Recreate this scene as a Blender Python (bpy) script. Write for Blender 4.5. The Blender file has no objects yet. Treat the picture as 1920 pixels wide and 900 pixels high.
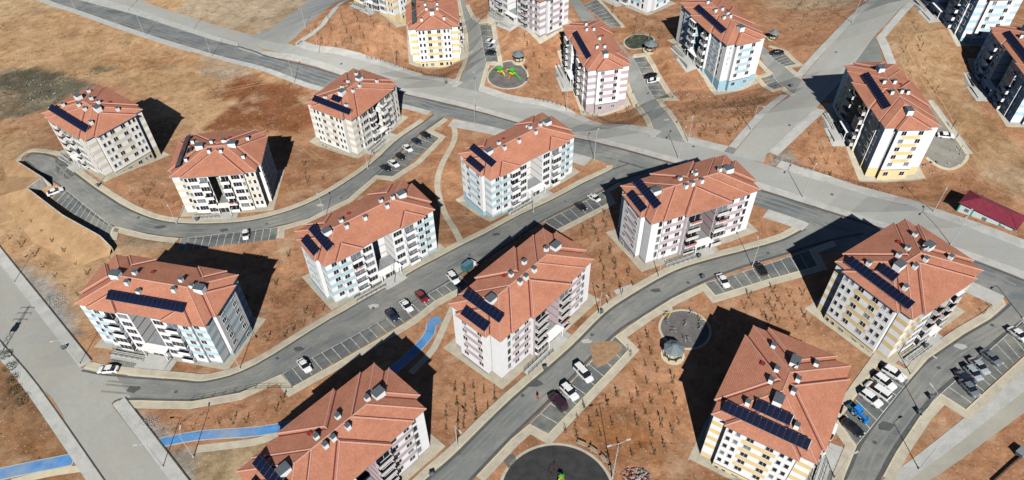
import bpy, bmesh, math, random
import numpy as np
from mathutils import Vector, Matrix
random.seed(7); np.random.seed(7)
SC = bpy.context.scene
COL = SC.collection
ZC = 125.0                                   # height of the camera over the datum

# ------------------------------------------------------------------ camera
F_PX, PITCH, ROLL, CY = 1352.6, math.radians(45.813), math.radians(-1.0315), 463.23
_r = Vector((1, 0, 0)); _w = Vector((0, math.cos(PITCH), -math.sin(PITCH))); _u = _r.cross(_w)
CR = math.cos(ROLL)*_r + math.sin(ROLL)*_u
CU = -math.sin(ROLL)*_r + math.cos(ROLL)*_u
CW = _w
cd = bpy.data.cameras.new('camera'); cam = bpy.data.objects.new('camera', cd); COL.objects.link(cam)
m = Matrix((CR, CU, -CW)).transposed().to_4x4(); m.translation = Vector((0, 0, ZC))
cam.matrix_world = m
cd.sensor_width = 36; cd.lens = F_PX/1920*36; cd.shift_y = (CY-450)/1920
cd.clip_start = 1; cd.clip_end = 9000
SC.camera = cam

def ray(px, py):
    return (CW + CR*((px-960)/F_PX) - CU*((py-CY)/F_PX))

# ------------------------------------------------------------------ world + sun
sun_dir = ray(918, 336).normalized()          # direction the light travels
elev = math.asin(-sun_dir.z); az = math.atan2(-sun_dir.x, -sun_dir.y)
W = bpy.data.worlds.new('World'); SC.world = W; W.use_nodes = True
nt = W.node_tree; bg = nt.nodes['Background']
sky = nt.nodes.new('ShaderNodeTexSky'); sky.sky_type = 'NISHITA'; sky.sun_disc = False
sky.sun_elevation = elev; sky.sun_rotation = az; sky.altitude = 1500; sky.air_density = .6; sky.dust_density = .3
nt.links.new(sky.outputs[0], bg.inputs[0]); bg.inputs[1].default_value = 0.05
sl = bpy.data.lights.new('sun', 'SUN'); so = bpy.data.objects.new('sun', sl); COL.objects.link(so)
sl.energy = 5.0; sl.angle = math.radians(0.5); sl.color = (1, .965, .91)
so.rotation_euler = sun_dir.to_track_quat('-Z', 'Y').to_euler()
SC.cycles.diffuse_bounces = 0; SC.cycles.max_bounces = 4
SC.view_settings.view_transform = 'Standard'; SC.view_settings.look = 'None'
SC.view_settings.exposure = 0.2; SC.view_settings.gamma = 1.0; SC.view_settings.use_curve_mapping = False

# ------------------------------------------------------------------ building data (surveyed plan, metres)
TY = {'L1': dict(A=15.61, B=7.61, d=.57, e=.95, c=4.6, x2=5.32, x3=12.46, s=.33),
      'L2': dict(A=15.36, B=7.53, d=.30, e=1.19, c=4.52, x1=12.13, x2=6.4, d2=.82, s=.30),
      'S': dict(A=11.86, B=9.53, d=.64, e=1.03, x1=8.67, y1=6.74, s=.28)}
H = 13.6
# x, y, eave z, heading, type, colour scheme
BL = {
 'A': (-126.58, 183.61, -126.74, -36.69, 'S', 'beige'), 'B': (-83.48, 164.5, -128.63, 4.68, 'S', 'beige'),
 'C': (-51.06, 200.03, -132.91, 57.99, 'S', 'beige'), 'D': (-36.15, 129.88, -123.35, 37.46, 'L1', 'blue'),
 'E': (2.2, 164.53, -127.52, 37.67, 'L1', 'blue'), 'F': (-78.59, 105.72, -120.25, -13.06, 'L1', 'blue'),
 'G': (44.15, 133.7, -117.89, 21.98, 'L2', 'mauve'), 'H': (2.33, 104.07, -117.89, 46.87, 'L2', 'mauve'),
 'I': (84.03, 102.66, -113.71, 32.48, 'S', 'yellow'), 'J': (49.97, 74.01, -115.67, 57.89, 'S', 'yellow'),
 'K': (-32.32, 65.5, -115.86, 46.24, 'L2', 'mauve'), 'M': (30.25, 224.95, -131.26, -77.95, 'L1', 'mauve'),
 'N': (72.45, 224.35, -122.33, -70.96, 'L2', 'blue'), 'P': (105.74, 168.51, -115.42, -89.29, 'L2', 'yellow'),
 'Q': (-29.05, 258.82, -136.04, 95.92, 'S', 'yellow'), 'W': (154.99, 186.11, -114.42, -95.07, 'L1', 'blue'),
 'X': (153.81, 225.94, -109.23, -87.6, 'L1', 'blue'), 'R': (-47.45, 275.24, -124.78, -38.2, 'S', 'yellow'),
 'U': (7.81, 260.34, -124.75, -51.3, 'L1', 'mauve'), 'V': (51.01, 283.09, -128.49, -49.1, 'L2', 'blue')}

# ------------------------------------------------------------------ terrain
def plane(x, y): return -108.35 + .0552*x - .0933*y - H + ZC
_cp = []
for n, (x, y, z, th, t, c) in BL.items():
    th = math.radians(th); q = TY[t]; f = q['B']+2
    _cp.append((x + math.sin(th)*f, y - math.cos(th)*f, z - H + ZC))
_P = np.array(_cp); SIG = 24.0
_K = np.exp(-((_P[:, None, :2]-_P[None, :, :2])**2).sum(-1)/(2*SIG**2)) + np.eye(len(_P))*.08
_wt = np.linalg.solve(_K, _P[:, 2]-plane(_P[:, 0], _P[:, 1]))
G = 8.0; GX0, GY0, NX, NY = -640.0, -160.0, 170, 150
_gx = GX0 + G*np.arange(NX+1); _gy = GY0 + G*np.arange(NY+1)
_X, _Y = np.meshgrid(_gx, _gy, indexing='ij')
_D = np.exp(-((_X[..., None]-_P[:, 0])**2 + (_Y[..., None]-_P[:, 1])**2)/(2*SIG**2))
GZ = plane(_X, _Y) + _D @ _wt
# the ground falls away behind and beside the blocks, where their plinths stand clear
DROP = {'D': [(-1, 1, 3.3)], 'E': [(-1, .6, 4.2)], 'F': [(1, .9, 3.2)], 'G': [(-1, .8, 2.6)], 'I': [(-1, .8, 2.0)], 'J': [(-1, .9, 2.0)], 'A': [(1, .9, 4.0)],
        'P': [(1.05, -.9, 3.8), (1.1, .9, 3.4)], 'N': [(1.1, -.9, 4.6), (1.1, .8, 3.6)], 'M': [(1.1, -.8, 4.2), (1.1, .8, 3.2)], 'Q': [(-1.1, .7, 2.4), (-1.1, -.7, 1.5)], 'C': [(-1, .6, 1.8)]}
def _layer0(x, y): return plane(x, y) + (np.exp(-((x-_P[:, 0])**2+(y-_P[:, 1])**2)/(2*SIG**2)) @ _wt)
_l = []
for n, (x, y, z, th, t, c) in BL.items():
    th = math.radians(th); q = TY[t]; ca, sa = math.cos(th), math.sin(th); pts = []
    if n in DROP:
        for (u, v, dz) in DROP[n]: pts.append((u*(q['A']+1), v*(q['B']+1), dz))
    fx = [-.8, 0, .8] if n not in 'PNM' else [-.8, 0]
    for u in fx: pts.append((u*q['A'], -q['B']-2.5, 0.0))
    for u, v, dz in pts:
        X_, Y_ = x+ca*u-sa*v, y+sa*u+ca*v; _l.append((X_, Y_, (z-H+ZC-dz)-_layer0(X_, Y_)))
_L = np.array(_l); S2 = 9.5
_K2 = np.exp(-((_L[:, None, :2]-_L[None, :, :2])**2).sum(-1)/(2*S2**2)) + np.eye(len(_L))*.12
_w2 = np.linalg.solve(_K2, _L[:, 2])
GZ = GZ + np.exp(-((_X[..., None]-_L[:, 0])**2 + (_Y[..., None]-_L[:, 1])**2)/(2*S2**2)) @ _w2
def tz(x, y):
    fx = (x-GX0)/G; fy = (y-GY0)/G
    i = min(max(int(math.floor(fx)), 0), NX-1); j = min(max(int(math.floor(fy)), 0), NY-1)
    fx -= i; fy -= j
    a = GZ[i, j]
    if fx >= fy: return a + fx*(GZ[i+1, j]-a) + fy*(GZ[i+1, j+1]-GZ[i+1, j])
    return a + fy*(GZ[i, j+1]-a) + fx*(GZ[i+1, j+1]-GZ[i, j+1])
def at(px, py, up=0.0):
    """ground point surveyed from a sighting"""
    d = ray(px, py); t = ZC/-d.z
    for _ in range(14):
        x, y = d.x*t, d.y*t
        t = t + .9*((ZC + d.z*t) - (tz(x, y)+up))/-d.z
    return Vector((d.x*t, d.y*t, tz(d.x*t, d.y*t)+up))

# ------------------------------------------------------------------ materials
MATS = {}
def srgb(r, g, b): return tuple(((c/255)/12.92 if c/255 <= .04045 else ((c/255+.055)/1.055)**2.4) for c in (r, g, b))
def mat(name, col=(.5, .5, .5), rough=.8, noise=.12, scale=1.5, col2=None, metal=0, bump=0, spec=.3, detail=6, fine=0.0, stretch=None, angle=0, dust=None):
    if name in MATS: return MATS[name]
    M = bpy.data.materials.new(name); M.use_nodes = True; n = M.node_tree.nodes; l = M.node_tree.links
    b = n['Principled BSDF']; b.inputs['Roughness'].default_value = rough; b.inputs['Metallic'].default_value = metal
    b.inputs['Specular IOR Level'].default_value = spec
    tc = n.new('ShaderNodeTexCoord'); vec = tc.outputs['Object']
    if stretch:
        mp = n.new('ShaderNodeMapping'); mp.vector_type = 'TEXTURE'; mp.inputs['Rotation'].default_value[2] = math.radians(angle)
        mp.inputs['Scale'].default_value = stretch; l.new(vec, mp.inputs[0]); vs = mp.outputs[0]
    else: vs = vec
    nz = n.new('ShaderNodeTexNoise'); nz.inputs['Scale'].default_value = scale; nz.inputs['Detail'].default_value = detail
    nz.inputs['Roughness'].default_value = .6
    l.new(vs, nz.inputs['Vector'])
    c2 = col2 or tuple(max(0, c*(1-noise*2)) for c in col); c1 = col if col2 else tuple(min(1, c*(1+noise)) for c in col)
    rp = n.new('ShaderNodeValToRGB'); rp.color_ramp.elements[0].position = .33; rp.color_ramp.elements[1].position = .67
    rp.color_ramp.elements[0].color = (*c2, 1); rp.color_ramp.elements[1].color = (*c1, 1)
    l.new(nz.outputs[0], rp.inputs[0]); out = rp.outputs[0]
    if fine:
        n2 = n.new('ShaderNodeTexNoise'); n2.inputs['Scale'].default_value = scale*9; n2.inputs['Detail'].default_value = 4
        l.new(vec, n2.inputs['Vector'])
        mr = n.new('ShaderNodeMapRange'); mr.inputs[1].default_value = .3; mr.inputs[2].default_value = .7
        mr.inputs[3].default_value = 1-fine; mr.inputs[4].default_value = 1+fine; l.new(n2.outputs[0], mr.inputs[0])
        mx = n.new('ShaderNodeVectorMath'); mx.operation = 'SCALE'; l.new(out, mx.inputs[0]); l.new(mr.outputs[0], mx.inputs['Scale']); out = mx.outputs[0]
    dust = dust or (stretch and (.40, .37, .305))
    if dust:
        n3 = n.new('ShaderNodeTexNoise'); n3.inputs['Scale'].default_value = .11; n3.inputs['Detail'].default_value = 9; n3.inputs['Roughness'].default_value = .68
        l.new(vec, n3.inputs['Vector']); r3 = n.new('ShaderNodeValToRGB'); r3.color_ramp.elements[0].position = .46; r3.color_ramp.elements[1].position = .74
        r3.color_ramp.elements[1].color = (.8, .8, .8, 1); l.new(n3.outputs[0], r3.inputs[0])
        mi = n.new('ShaderNodeMix'); mi.data_type = 'RGBA'; l.new(r3.outputs[0], mi.inputs[0]); l.new(out, mi.inputs[6]); mi.inputs[7].default_value = (*dust, 1); out = mi.outputs[2]
        vc = n.new('ShaderNodeTexVoronoi'); vc.feature = 'DISTANCE_TO_EDGE'; vc.inputs['Scale'].default_value = .16; vc.inputs['Randomness'].default_value = 1
        nd = n.new('ShaderNodeTexNoise'); nd.inputs['Scale'].default_value = .5; l.new(vec, nd.inputs['Vector']); ad = n.new('ShaderNodeVectorMath'); ad.operation = 'MULTIPLY_ADD'
        l.new(nd.outputs['Color'], ad.inputs[0]); ad.inputs[1].default_value = (3, 3, 3); l.new(vec, ad.inputs[2]); l.new(ad.outputs[0], vc.inputs['Vector'])
        r4 = n.new('ShaderNodeMapRange'); r4.inputs[1].default_value = 0; r4.inputs[2].default_value = .018; r4.inputs[3].default_value = .93; r4.inputs[4].default_value = 1
        l.new(vc.outputs['Distance'], r4.inputs[0]); mx = n.new('ShaderNodeVectorMath'); mx.operation = 'SCALE'; l.new(out, mx.inputs[0]); l.new(r4.outputs[0], mx.inputs['Scale']); out = mx.outputs[0]
    l.new(out, b.inputs['Base Color'])
    if bump:
        bp = n.new('ShaderNodeBump'); bp.inputs['Strength'].default_value = bump; bp.inputs['Distance'].default_value = .1
        l.new(nz.outputs[0], bp.inputs['Height']); l.new(bp.outputs[0], b.inputs['Normal'])
    MATS[name] = M; return M

def roof_mat():
    M = mat('roof_tiles', (.475, .205, .128), .75, .10, .35, col2=(.42, .176, .110), fine=.10)
    n = M.node_tree.nodes; l = M.node_tree.links; b = n['Principled BSDF']
    # tile courses: a fine relief, and single tiles fired a little darker or paler
    tc = n.new('ShaderNodeTexCoord'); vo = n.new('ShaderNodeTexVoronoi'); vo.inputs['Scale'].default_value = 2.6
    l.new(tc.outputs['Object'], vo.inputs['Vector'])
    mr = n.new('ShaderNodeMapRange'); mr.inputs[3].default_value = .90; mr.inputs[4].default_value = 1.09
    l.new(vo.outputs['Color'], mr.inputs[0])
    src = b.inputs['Base Color'].links[0].from_socket
    mx = n.new('ShaderNodeVectorMath'); mx.operation = 'SCALE'; l.new(src, mx.inputs[0]); l.new(mr.outputs[0], mx.inputs['Scale'])
    oi = n.new('ShaderNodeObjectInfo'); m5 = n.new('ShaderNodeMapRange'); m5.inputs[3].default_value = .90; m5.inputs[4].default_value = 1.07; l.new(oi.outputs['Random'], m5.inputs[0])
    st = n.new('ShaderNodeTexNoise'); st.inputs['Scale'].default_value = .22; st.inputs['Detail'].default_value = 8; st.inputs['Roughness'].default_value = .7
    va = n.new('ShaderNodeVectorMath'); va.operation = 'ADD'; l.new(tc.outputs['Object'], va.inputs[0]); l.new(oi.outputs['Location'], va.inputs[1]); l.new(va.outputs[0], st.inputs['Vector'])
    m6 = n.new('ShaderNodeMapRange'); m6.inputs[1].default_value = .3; m6.inputs[2].default_value = .6; m6.inputs[3].default_value = .86; m6.inputs[4].default_value = 1.03; l.new(st.outputs[0], m6.inputs[0])
    mm = n.new('ShaderNodeMath'); mm.operation = 'MULTIPLY'; l.new(m5.outputs[0], mm.inputs[0]); l.new(m6.outputs[0], mm.inputs[1])
    m7 = n.new('ShaderNodeVectorMath'); m7.operation = 'SCALE'; l.new(mx.outputs[0], m7.inputs[0]); l.new(mm.outputs[0], m7.inputs['Scale'])
    l.new(m7.outputs[0], b.inputs['Base Color'])
    wv = n.new('ShaderNodeTexWave'); wv.bands_direction = 'Z'; wv.inputs['Scale'].default_value = 3.2; wv.inputs['Distortion'].default_value = .5
    l.new(tc.outputs['Object'], wv.inputs['Vector'])
    bp = n.new('ShaderNodeBump'); bp.inputs['Strength'].default_value = .35; bp.inputs['Distance'].default_value = .06
    l.new(wv.outputs[0], bp.inputs['Height']); l.new(bp.outputs[0], b.inputs['Normal'])
    return M
ROOF = roof_mat()
CAP = mat('ridge_tile', (.56, .31, .24), .8, .08, 3)
WHITE = mat('white_render', (.86, .86, .86), .85, .03, .6)
CREAM = mat('cream_render', (.86, .845, .80), .85, .04, .6)
SCH = {'beige': (mat('beige_render', (.70, .64, .52), .85, .04, .6), mat('beige_plinth', (.55, .49, .36), .85, .05, .6)),
       'blue': (mat('pale_blue_render', (.46, .64, .71), .85, .04, .6), mat('blue_plinth', (.36, .56, .66), .85, .05, .6)),
       'mauve': (mat('mauve_render', (.53, .42, .45), .85, .04, .6), mat('mauve_plinth', (.47, .39, .41), .85, .05, .6)),
       'yellow': (mat('yellow_render', (.78, .60, .30), .85, .04, .6), mat('yellow_plinth', (.78, .62, .34), .85, .05, .6))}
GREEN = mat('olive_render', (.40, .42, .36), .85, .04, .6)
GLASS = mat('window_glass', (.018, .022, .03), .08, .3, .8, spec=.6)
GLASS2 = mat('curtained_glass', (.22, .25, .28), .2, .3, .8, spec=.6)
FRAME = mat('window_frame', (.75, .75, .75), .5, .02)
DARK = mat('dark_metal', (.04, .04, .045), .5, .1)
VALLEY_SHADE = mat('maroon_shade', (.16, .035, .03), .7, .1)  # dark red that paints in the shade along the roof valleys
STEEL = mat('galvanised_steel', (.38, .40, .42), .45, .1, metal=.4)
SLATE = mat('vent_cap_metal', (.10, .12, .135), .5, .1)
SOLAR = mat('solar_cell', (.008, .011, .032), .18, .2, 2, spec=.6)
SOLFR = mat('solar_frame', (.02, .026, .055), .4, .05)
RED = mat('red_hatch', (.25, .03, .03), .6, .1)
ASPH = {a: mat('asphalt_%d' % a, (.25, .262, .252), .9, .1, .25, col2=(.16, .17, .167), fine=.06, stretch=(9, 1.2, 1), angle=a) for a in (-16, -20, 28, 40, -40, 45, 50)}
ASPHD = mat('parking_asphalt', (.155, .17, .168), .9, .1, .5, col2=(.105, .118, .12), fine=.06, dust=(.36, .34, .28))
ASPH_AV = mat('avenue_asphalt', (.215, .235, .24), .9, .1, .22, col2=(.125, .14, .148), fine=.05, stretch=(14, .9, 1), angle=-19)
CONC_AV = mat('worn_light_asphalt', (.43, .435, .405), .9, .1, .16, col2=(.36, .37, .35), fine=.04, stretch=(7, 1.6, 1), angle=-19)
CONC_NE = mat('worn_pale_asphalt', (.44, .445, .41), .9, .1, .12, col2=(.37, .375, .35), fine=.04, stretch=(5, 1.6, 1), angle=52)
CONC_W = mat('worn_grey_asphalt', (.40, .40, .365), .9, .1, .1, col2=(.33, .335, .31), fine=.04, stretch=(5, 1.6, 1), angle=-48)
CONC_SE = mat('dusty_concrete', (.44, .425, .35), .9, .1, .1, col2=(.37, .36, .31), fine=.04)
PAVE = mat('pavement', (.58, .53, .41), .9, .1, .5, col2=(.44, .40, .32), fine=.12)
PAVE2 = mat('grey_pavement', (.53, .53, .495), .9, .1, .4, col2=(.42, .425, .40), fine=.1)
KERB = mat('cream_kerb', (.66, .60, .42), .85, .1, .8, col2=(.56, .50, .36))
LINE = mat('white_paint', (.66, .68, .66), .8, .25, 1.5)
BLUEP = mat('blue_cycle_surface', (.12, .32, .62), .85, .12, .5, col2=(.07, .22, .50), fine=.1, dust=(.36, .38, .38))
RUBB = mat('rubber_surface', (.155, .145, .142), .95, .15, .6, fine=.15)
TYRE = mat('tyre', (.02, .02, .02), .8, .1)
BARK = mat('bark', (.09, .06, .04), .9, .2)
LEAF = mat('leaf', (.045, .075, .025), .8, .3, 2)
LEAF2 = mat('dry_leaf', (.12, .10, .05), .8, .3, 2)
ROCK = mat('rubble_stone', (.33, .32, .30), .95, .25, 1.2, bump=.3)
STONEW = mat('wall_concrete', (.50, .48, .43), .9, .15, .7)

# ------------------------------------------------------------------ mesh helpers
class MB:
    def __init__(s): s.v = []; s.f = []; s.m = []; s.mats = []
    def mi(s, M):
        if M not in s.mats: s.mats.append(M)
        return s.mats.index(M)
    def poly(s, pts, M):
        k = len(s.v); s.v += [tuple(p) for p in pts]; s.f.append(tuple(range(k, k+len(pts)))); s.m.append(s.mi(M))
    def box(s, c, h, M, rz=0, top=None, skip=()):
        cx, cy, cz = c; hx, hy, hz = h; ca, sa = math.cos(rz), math.sin(rz)
        k = len(s.v)
        for sz in (-1, 1):
            for sx, sy in ((-1, -1), (1, -1), (1, 1), (-1, 1)):
                s.v.append((cx+ca*sx*hx-sa*sy*hy, cy+sa*sx*hx+ca*sy*hy, cz+sz*hz))
        a, t = s.mi(M), s.mi(top or M)
        for i, (f, mm) in enumerate((((3, 2, 1, 0), a), ((4, 5, 6, 7), t), ((0, 1, 5, 4), a), ((1, 2, 6, 5), a), ((2, 3, 7, 6), a), ((3, 0, 4, 7), a))):
            if i in skip: continue
            s.f.append(tuple(k+q for q in f)); s.m.append(mm)
    def tube(s, p, q, r0, r1, M, n=6, caps=True):
        p, q = Vector(p), Vector(q); d = (q-p).normalized()
        a = d.orthogonal().normalized(); b = d.cross(a); k = len(s.v)
        for c, r in ((p, r0), (q, r1)):
            for i in range(n):
                t = 2*math.pi*i/n; s.v.append(tuple(c + a*math.cos(t)*r + b*math.sin(t)*r))
        mi = s.mi(M)
        for i in range(n):
            j = (i+1) % n; s.f.append((k+i, k+j, k+n+j, k+n+i)); s.m.append(mi)
        if caps:
            s.f.append(tuple(k+n-1-i for i in range(n))); s.m.append(mi); s.f.append(tuple(k+n+i for i in range(n))); s.m.append(mi)
    def mesh(s, name):
        me = bpy.data.meshes.new(name); me.from_pydata(s.v, [], s.f)
        for M in s.mats: me.materials.append(M)
        me.polygons.foreach_set('material_index', s.m); me.update(); return me
def obj(name, me, parent=None, loc=(0, 0, 0), rz=0):
    if isinstance(me, MB): me = me.mesh(name)
    o = bpy.data.objects.new(name, me); COL.objects.link(o); o.location = loc
    if rz: o.rotation_euler = (0, 0, rz)
    if parent: o.parent = parent
    return o
def tag(o, label, cat, group=None):
    o['label'] = label; o['category'] = cat
    if group: o['group'] = group
    return o
def copy_tree(o, parent=None):
    c = o.copy(); COL.objects.link(c); c.parent = parent
    for ch in o.children: copy_tree(ch, c)
    return c

def drape(name, polys, off, M, kind='structure', skirt=.06, quads=False):
    """flat world polygons cut along the terrain's own creases and laid 'off' above it"""
    bm = bmesh.new()
    for P in polys:
        vs = [bm.verts.new((p[0], p[1], 0)) for p in P]
        try: bm.faces.new(vs)
        except ValueError: pass
    bmesh.ops.triangulate(bm, faces=[f for f in bm.faces if len(f.verts) > 4])
    xs = [v.co.x for v in bm.verts]; ys = [v.co.y for v in bm.verts]
    def cut(no, lo, hi, org):
        k = math.ceil((lo-org)/G)
        while org+k*G < hi:
            L = math.hypot(*no[:2]); c = (org+k*G)
            bmesh.ops.bisect_plane(bm, geom=bm.verts[:]+bm.edges[:]+bm.faces[:], plane_co=Vector((no[0], no[1], 0))*(c/L/L), plane_no=no, dist=1e-5)
            k += 1
    cut((1, 0, 0), min(xs), max(xs), GX0); cut((0, 1, 0), min(ys), max(ys), GY0)
    dd = [v.co.x-v.co.y for v in bm.verts]
    cut((1, -1, 0), min(dd), max(dd), GX0-GY0)
    for v in bm.verts: v.co.z = tz(v.co.x, v.co.y)+off
    bmesh.ops.recalc_face_normals(bm, faces=bm.faces[:])
    for f in bm.faces:
        if f.normal.z < 0: f.normal_flip()
    if skirt:
        be = [e for e in bm.edges if len(e.link_faces) == 1]
        r = bmesh.ops.extrude_edge_only(bm, edges=be)
        for v in r['geom']:
            if isinstance(v, bmesh.types.BMVert): v.co.z -= off+skirt
    me = bpy.data.meshes.new(name); bm.to_mesh(me); bm.free(); me.materials.append(M)
    o = obj(name, me)
    if kind: o['kind'] = kind
    return o
def pxs(pts): return [at(*p) for p in pts]
def smooth(P, n=4):
    """Catmull-Rom through world points"""
    P = [Vector(p[:2]) for p in P]; Q = [2*P[0]-P[1]]+P+[2*P[-1]-P[-2]]; out = []
    for i in range(1, len(Q)-2):
        a, b, c, d = Q[i-1:i+3]
        for k in range(n):
            t = k/n; out.append(.5*((2*b)+(c-a)*t+(2*a-5*b+4*c-d)*t*t+(3*b-a-3*c+d)*t**3))
    out.append(P[-1]); return out
def offs(P, w):
    out = []
    for i, p in enumerate(P):
        a = (P[i]-P[i-1]).normalized() if i else None
        b = (P[i+1]-P[i]).normalized() if i < len(P)-1 else None
        a = a or b; b = b or a
        t = (a+b); t = t.normalized() if t.length > .2 else a
        n = Vector((-t.y, t.x)); k = 1/max(.45, n.dot(Vector((-a.y, a.x)))); out.append(p+n*w*k)
    return out
def ribbon(P, w0, w1):
    a, b = offs(P, w0), offs(P, w1)
    return [(a[i], a[i+1], b[i+1], b[i]) for i in range(len(P)-1)]
def line(pts, sm=True):
    w = pxs(pts); return smooth(w) if sm else [Vector(p[:2]) for p in w]

# ------------------------------------------------------------------ ground sheet with the site's different soils
def ground():
    V = {}; vs = []; fs = []
    def vid(i, j):                       # in quarter cells
        k = (i, j)
        if k not in V:
            V[k] = len(vs); x = GX0+i*G/4; y = GY0+j*G/4; vs.append((x, y, tz(x, y)))
        return V[k]
    i0, i1, j0, j1 = int((-200-GX0)/G), int((256-GX0)/G), int((40-GY0)/G), int((420-GY0)/G)
    for i in range(NX):
        for j in range(NY):
            if i0 <= i < i1 and j0 <= j < j1:
                for a in range(4):
                    for b in range(4):
                        p, q = 4*i+a, 4*j+b
                        fs.append((vid(p, q), vid(p+1, q), vid(p+1, q+1))); fs.append((vid(p, q), vid(p+1, q+1), vid(p, q+1)))
            else:
                p, q = 4*i, 4*j
                fs.append((vid(p, q), vid(p+4, q), vid(p+4, q+4))); fs.append((vid(p, q), vid(p+4, q+4), vid(p, q+4)))
    # skirt of far ground out to the horizon
    x0, x1, y0, y1 = GX0, GX0+G*NX, GY0, GY0+G*NY; R = 4500
    k = len(vs)
    for (x, y) in ((x0, y0), (x1, y0), (x1, y1), (x0, y1), (x0-R, y0-R), (x1+R, y0-R), (x1+R, y1+R), (x0-R, y1+R)):
        vs.append((x, y, max(-160, plane(x, y))))
    for a in range(4):
        b = (a+1) % 4; fs.append((k+4+a, k+4+b, k+b, k+a))
    me = bpy.data.meshes.new('ground'); me.from_pydata(vs, [], fs)
    A = np.array(vs)[:, :2]
    rng = np.random.RandomState(3)
    def noise(s, seed):
        r = np.random.RandomState(seed); out = np.zeros(len(A))
        for k in range(7):
            d = r.normal(size=2)/s*(1+k*.35); out += np.sin(A@d+r.rand()*6.28)
        return out/3.5
    base = np.tile(np.array([.455, .245, .138]), (len(A), 1))
    base *= (1+.06*noise(14, 1))[:, None]
    def paint(poly, col, soft, jag=2.5, amt=1.0):
        P = np.array([at(*p)[:2] for p in poly]); n = len(P)
        x = A[:, 0]+noise(5, 11)*jag+noise(2.2, 13)*jag*.5; y = A[:, 1]+noise(5, 12)*jag+noise(2.2, 14)*jag*.5
        ins = np.zeros(len(A), bool); dist = np.full(len(A), 1e9)
        for i in range(n):
            a, b = P[i], P[(i+1) % n]
            c = ((a[1] > y) != (b[1] > y)); xx = (b[0]-a[0])*(y-a[1])/((b[1]-a[1]) or 1e-9)+a[0]; ins ^= c & (x < xx)
            e = b-a; t = np.clip(((x-a[0])*e[0]+(y-a[1])*e[1])/(e@e), 0, 1)
            dist = np.minimum(dist, np.hypot(x-a[0]-t*e[0], y-a[1]-t*e[1]))
        sd = np.where(ins, dist, -dist); w = np.clip(.5+sd/soft/2, 0, 1)*amt; w = w*w*(3-2*w)
        base[:] = base*(1-w[:, None])+np.array(col)*w[:, None]
    # everything away from the estate is paler
    paint([(-400, -90), (600, -60), (560, 30), (500, 120), (560, 165), (420, 235), (330, 260), (290, 200), (240, 160), (140, 150), (60, 210), (-20, 240), (-300, 300)], (.55, .355, .195), 5)
    paint([(-60, 255), (95, 235), (60, 290), (70, 350), (210, 460), (330, 470), (200, 540), (150, 660), (60, 560), (-200, 480)], (.50, .325, .18), 6)
    paint([(-300, -200), (480, -100), (330, -30), (90, 20), (-100, 60)], (.58, .42, .25), 5)
    paint([(530, -60), (700, -60), (600, 30), (500, 75), (330, 20), (400, -60)], (.52, .42, .29), 4)
    paint([(-100, 135), (60, 132), (120, 138), (170, 158), (175, 165), (110, 190), (60, 215), (0, 232), (-100, 250)], (.145, .135, .095), 2, 2.5)
    paint([(-60, 180), (30, 175), (50, 200), (0, 228), (-90, 240)], (.22, .17, .11), 3)
    paint([(425, 145), (450, 138), (500, 150), (560, 160), (590, 185), (600, 225), (560, 250), (500, 245), (375, 243), (410, 215), (440, 185), (385, 185), (400, 172), (430, 165)], (.27, .115, .055), 1.6, 1.8)
    paint([(170, 125), (215, 122), (225, 130), (180, 137)], (.22, .19, .12), 1.2, 1, .8)
    paint([(280, 122), (325, 122), (330, 131), (290, 132)], (.25, .21, .13), 1.2, 1, .7)
    paint([(180, 105), (360, 110), (380, 125), (200, 118)], (.40, .20, .10), 2, 2, .6)
    paint([(370, 110), (455, 120), (480, 135), (420, 150), (380, 140)], (.50, .40, .29), 2)
    paint([(1700, -50), (1640, 70), (1665, 120), (1740, 190), (1760, 240), (1840, 330), (1960, 400), (1960, 300), (1860, 240), (1800, 100), (1760, 20), (1740, -40)], (.42, .27, .15), 2.5)
    paint([(1820, 320), (1850, 300), (1960, 330), (1960, 400), (1860, 350)], (.52, .38, .24), 3)
    paint([(1380, -60), (1640, -60), (1600, 10), (1500, 20), (1430, 10)], (.50, .37, .24), 3)
    paint([(20, 495), (62, 498), (120, 570), (148, 622), (112, 642), (60, 570)], (.33, .335, .32), 1.2, 1.2)
    paint([(228, 758), (262, 765), (322, 815), (300, 830), (285, 830)], (.34, .335, .31), .8, .8)
    paint([(300, 845), (372, 842), (372, 920), (335, 920)], (.36, .34, .30), .7, .6)
    paint([(372, 842), (500, 830), (470, 880), (440, 920), (372, 920)], (.42, .33, .20), .8, .6)
    paint([(-50, 640), (50, 700), (160, 850), (200, 960), (-50, 960)], (.34, .19, .10), 1.5, 1.5)
    paint([(0, 690), (60, 740), (130, 800), (60, 800), (0, 780)], (.24, .14, .08), 1.5, 2)
    paint([(1455, 285), (1475, 280), (1500, 305), (1440, 312)], (.42, .40, .36), .8, .6)
    paint([(1340, 880), (1280, 860), (1100, 850), (1090, 790), (1200, 790), (1330, 870)], (.43, .215, .10), 2, 2)
    paint([(1680, 590), (1640, 660), (1540, 620), (1500, 590), (1540, 590), (1640, 650)], (.30, .16, .085), 1, 1)
    paint([(210, 445), (300, 440), (330, 460), (240, 470)], (.35, .27, .18), 1, 1)
    ca = me.color_attributes.new('soil', 'FLOAT_COLOR', 'POINT')
    ca.data.foreach_set('color', np.c_[base, np.ones(len(base))].astype(np.float32).ravel())
    M = bpy.data.materials.new('bare_soil'); M.use_nodes = True; n = M.node_tree.nodes; l = M.node_tree.links; b = n['Principled BSDF']
    b.inputs['Roughness'].default_value = 1; b.inputs['Specular IOR Level'].default_value = .05
    at_ = n.new('ShaderNodeAttribute'); at_.attribute_name = 'soil'; tc = n.new('ShaderNodeTexCoord'); out = at_.outputs[0]
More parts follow.
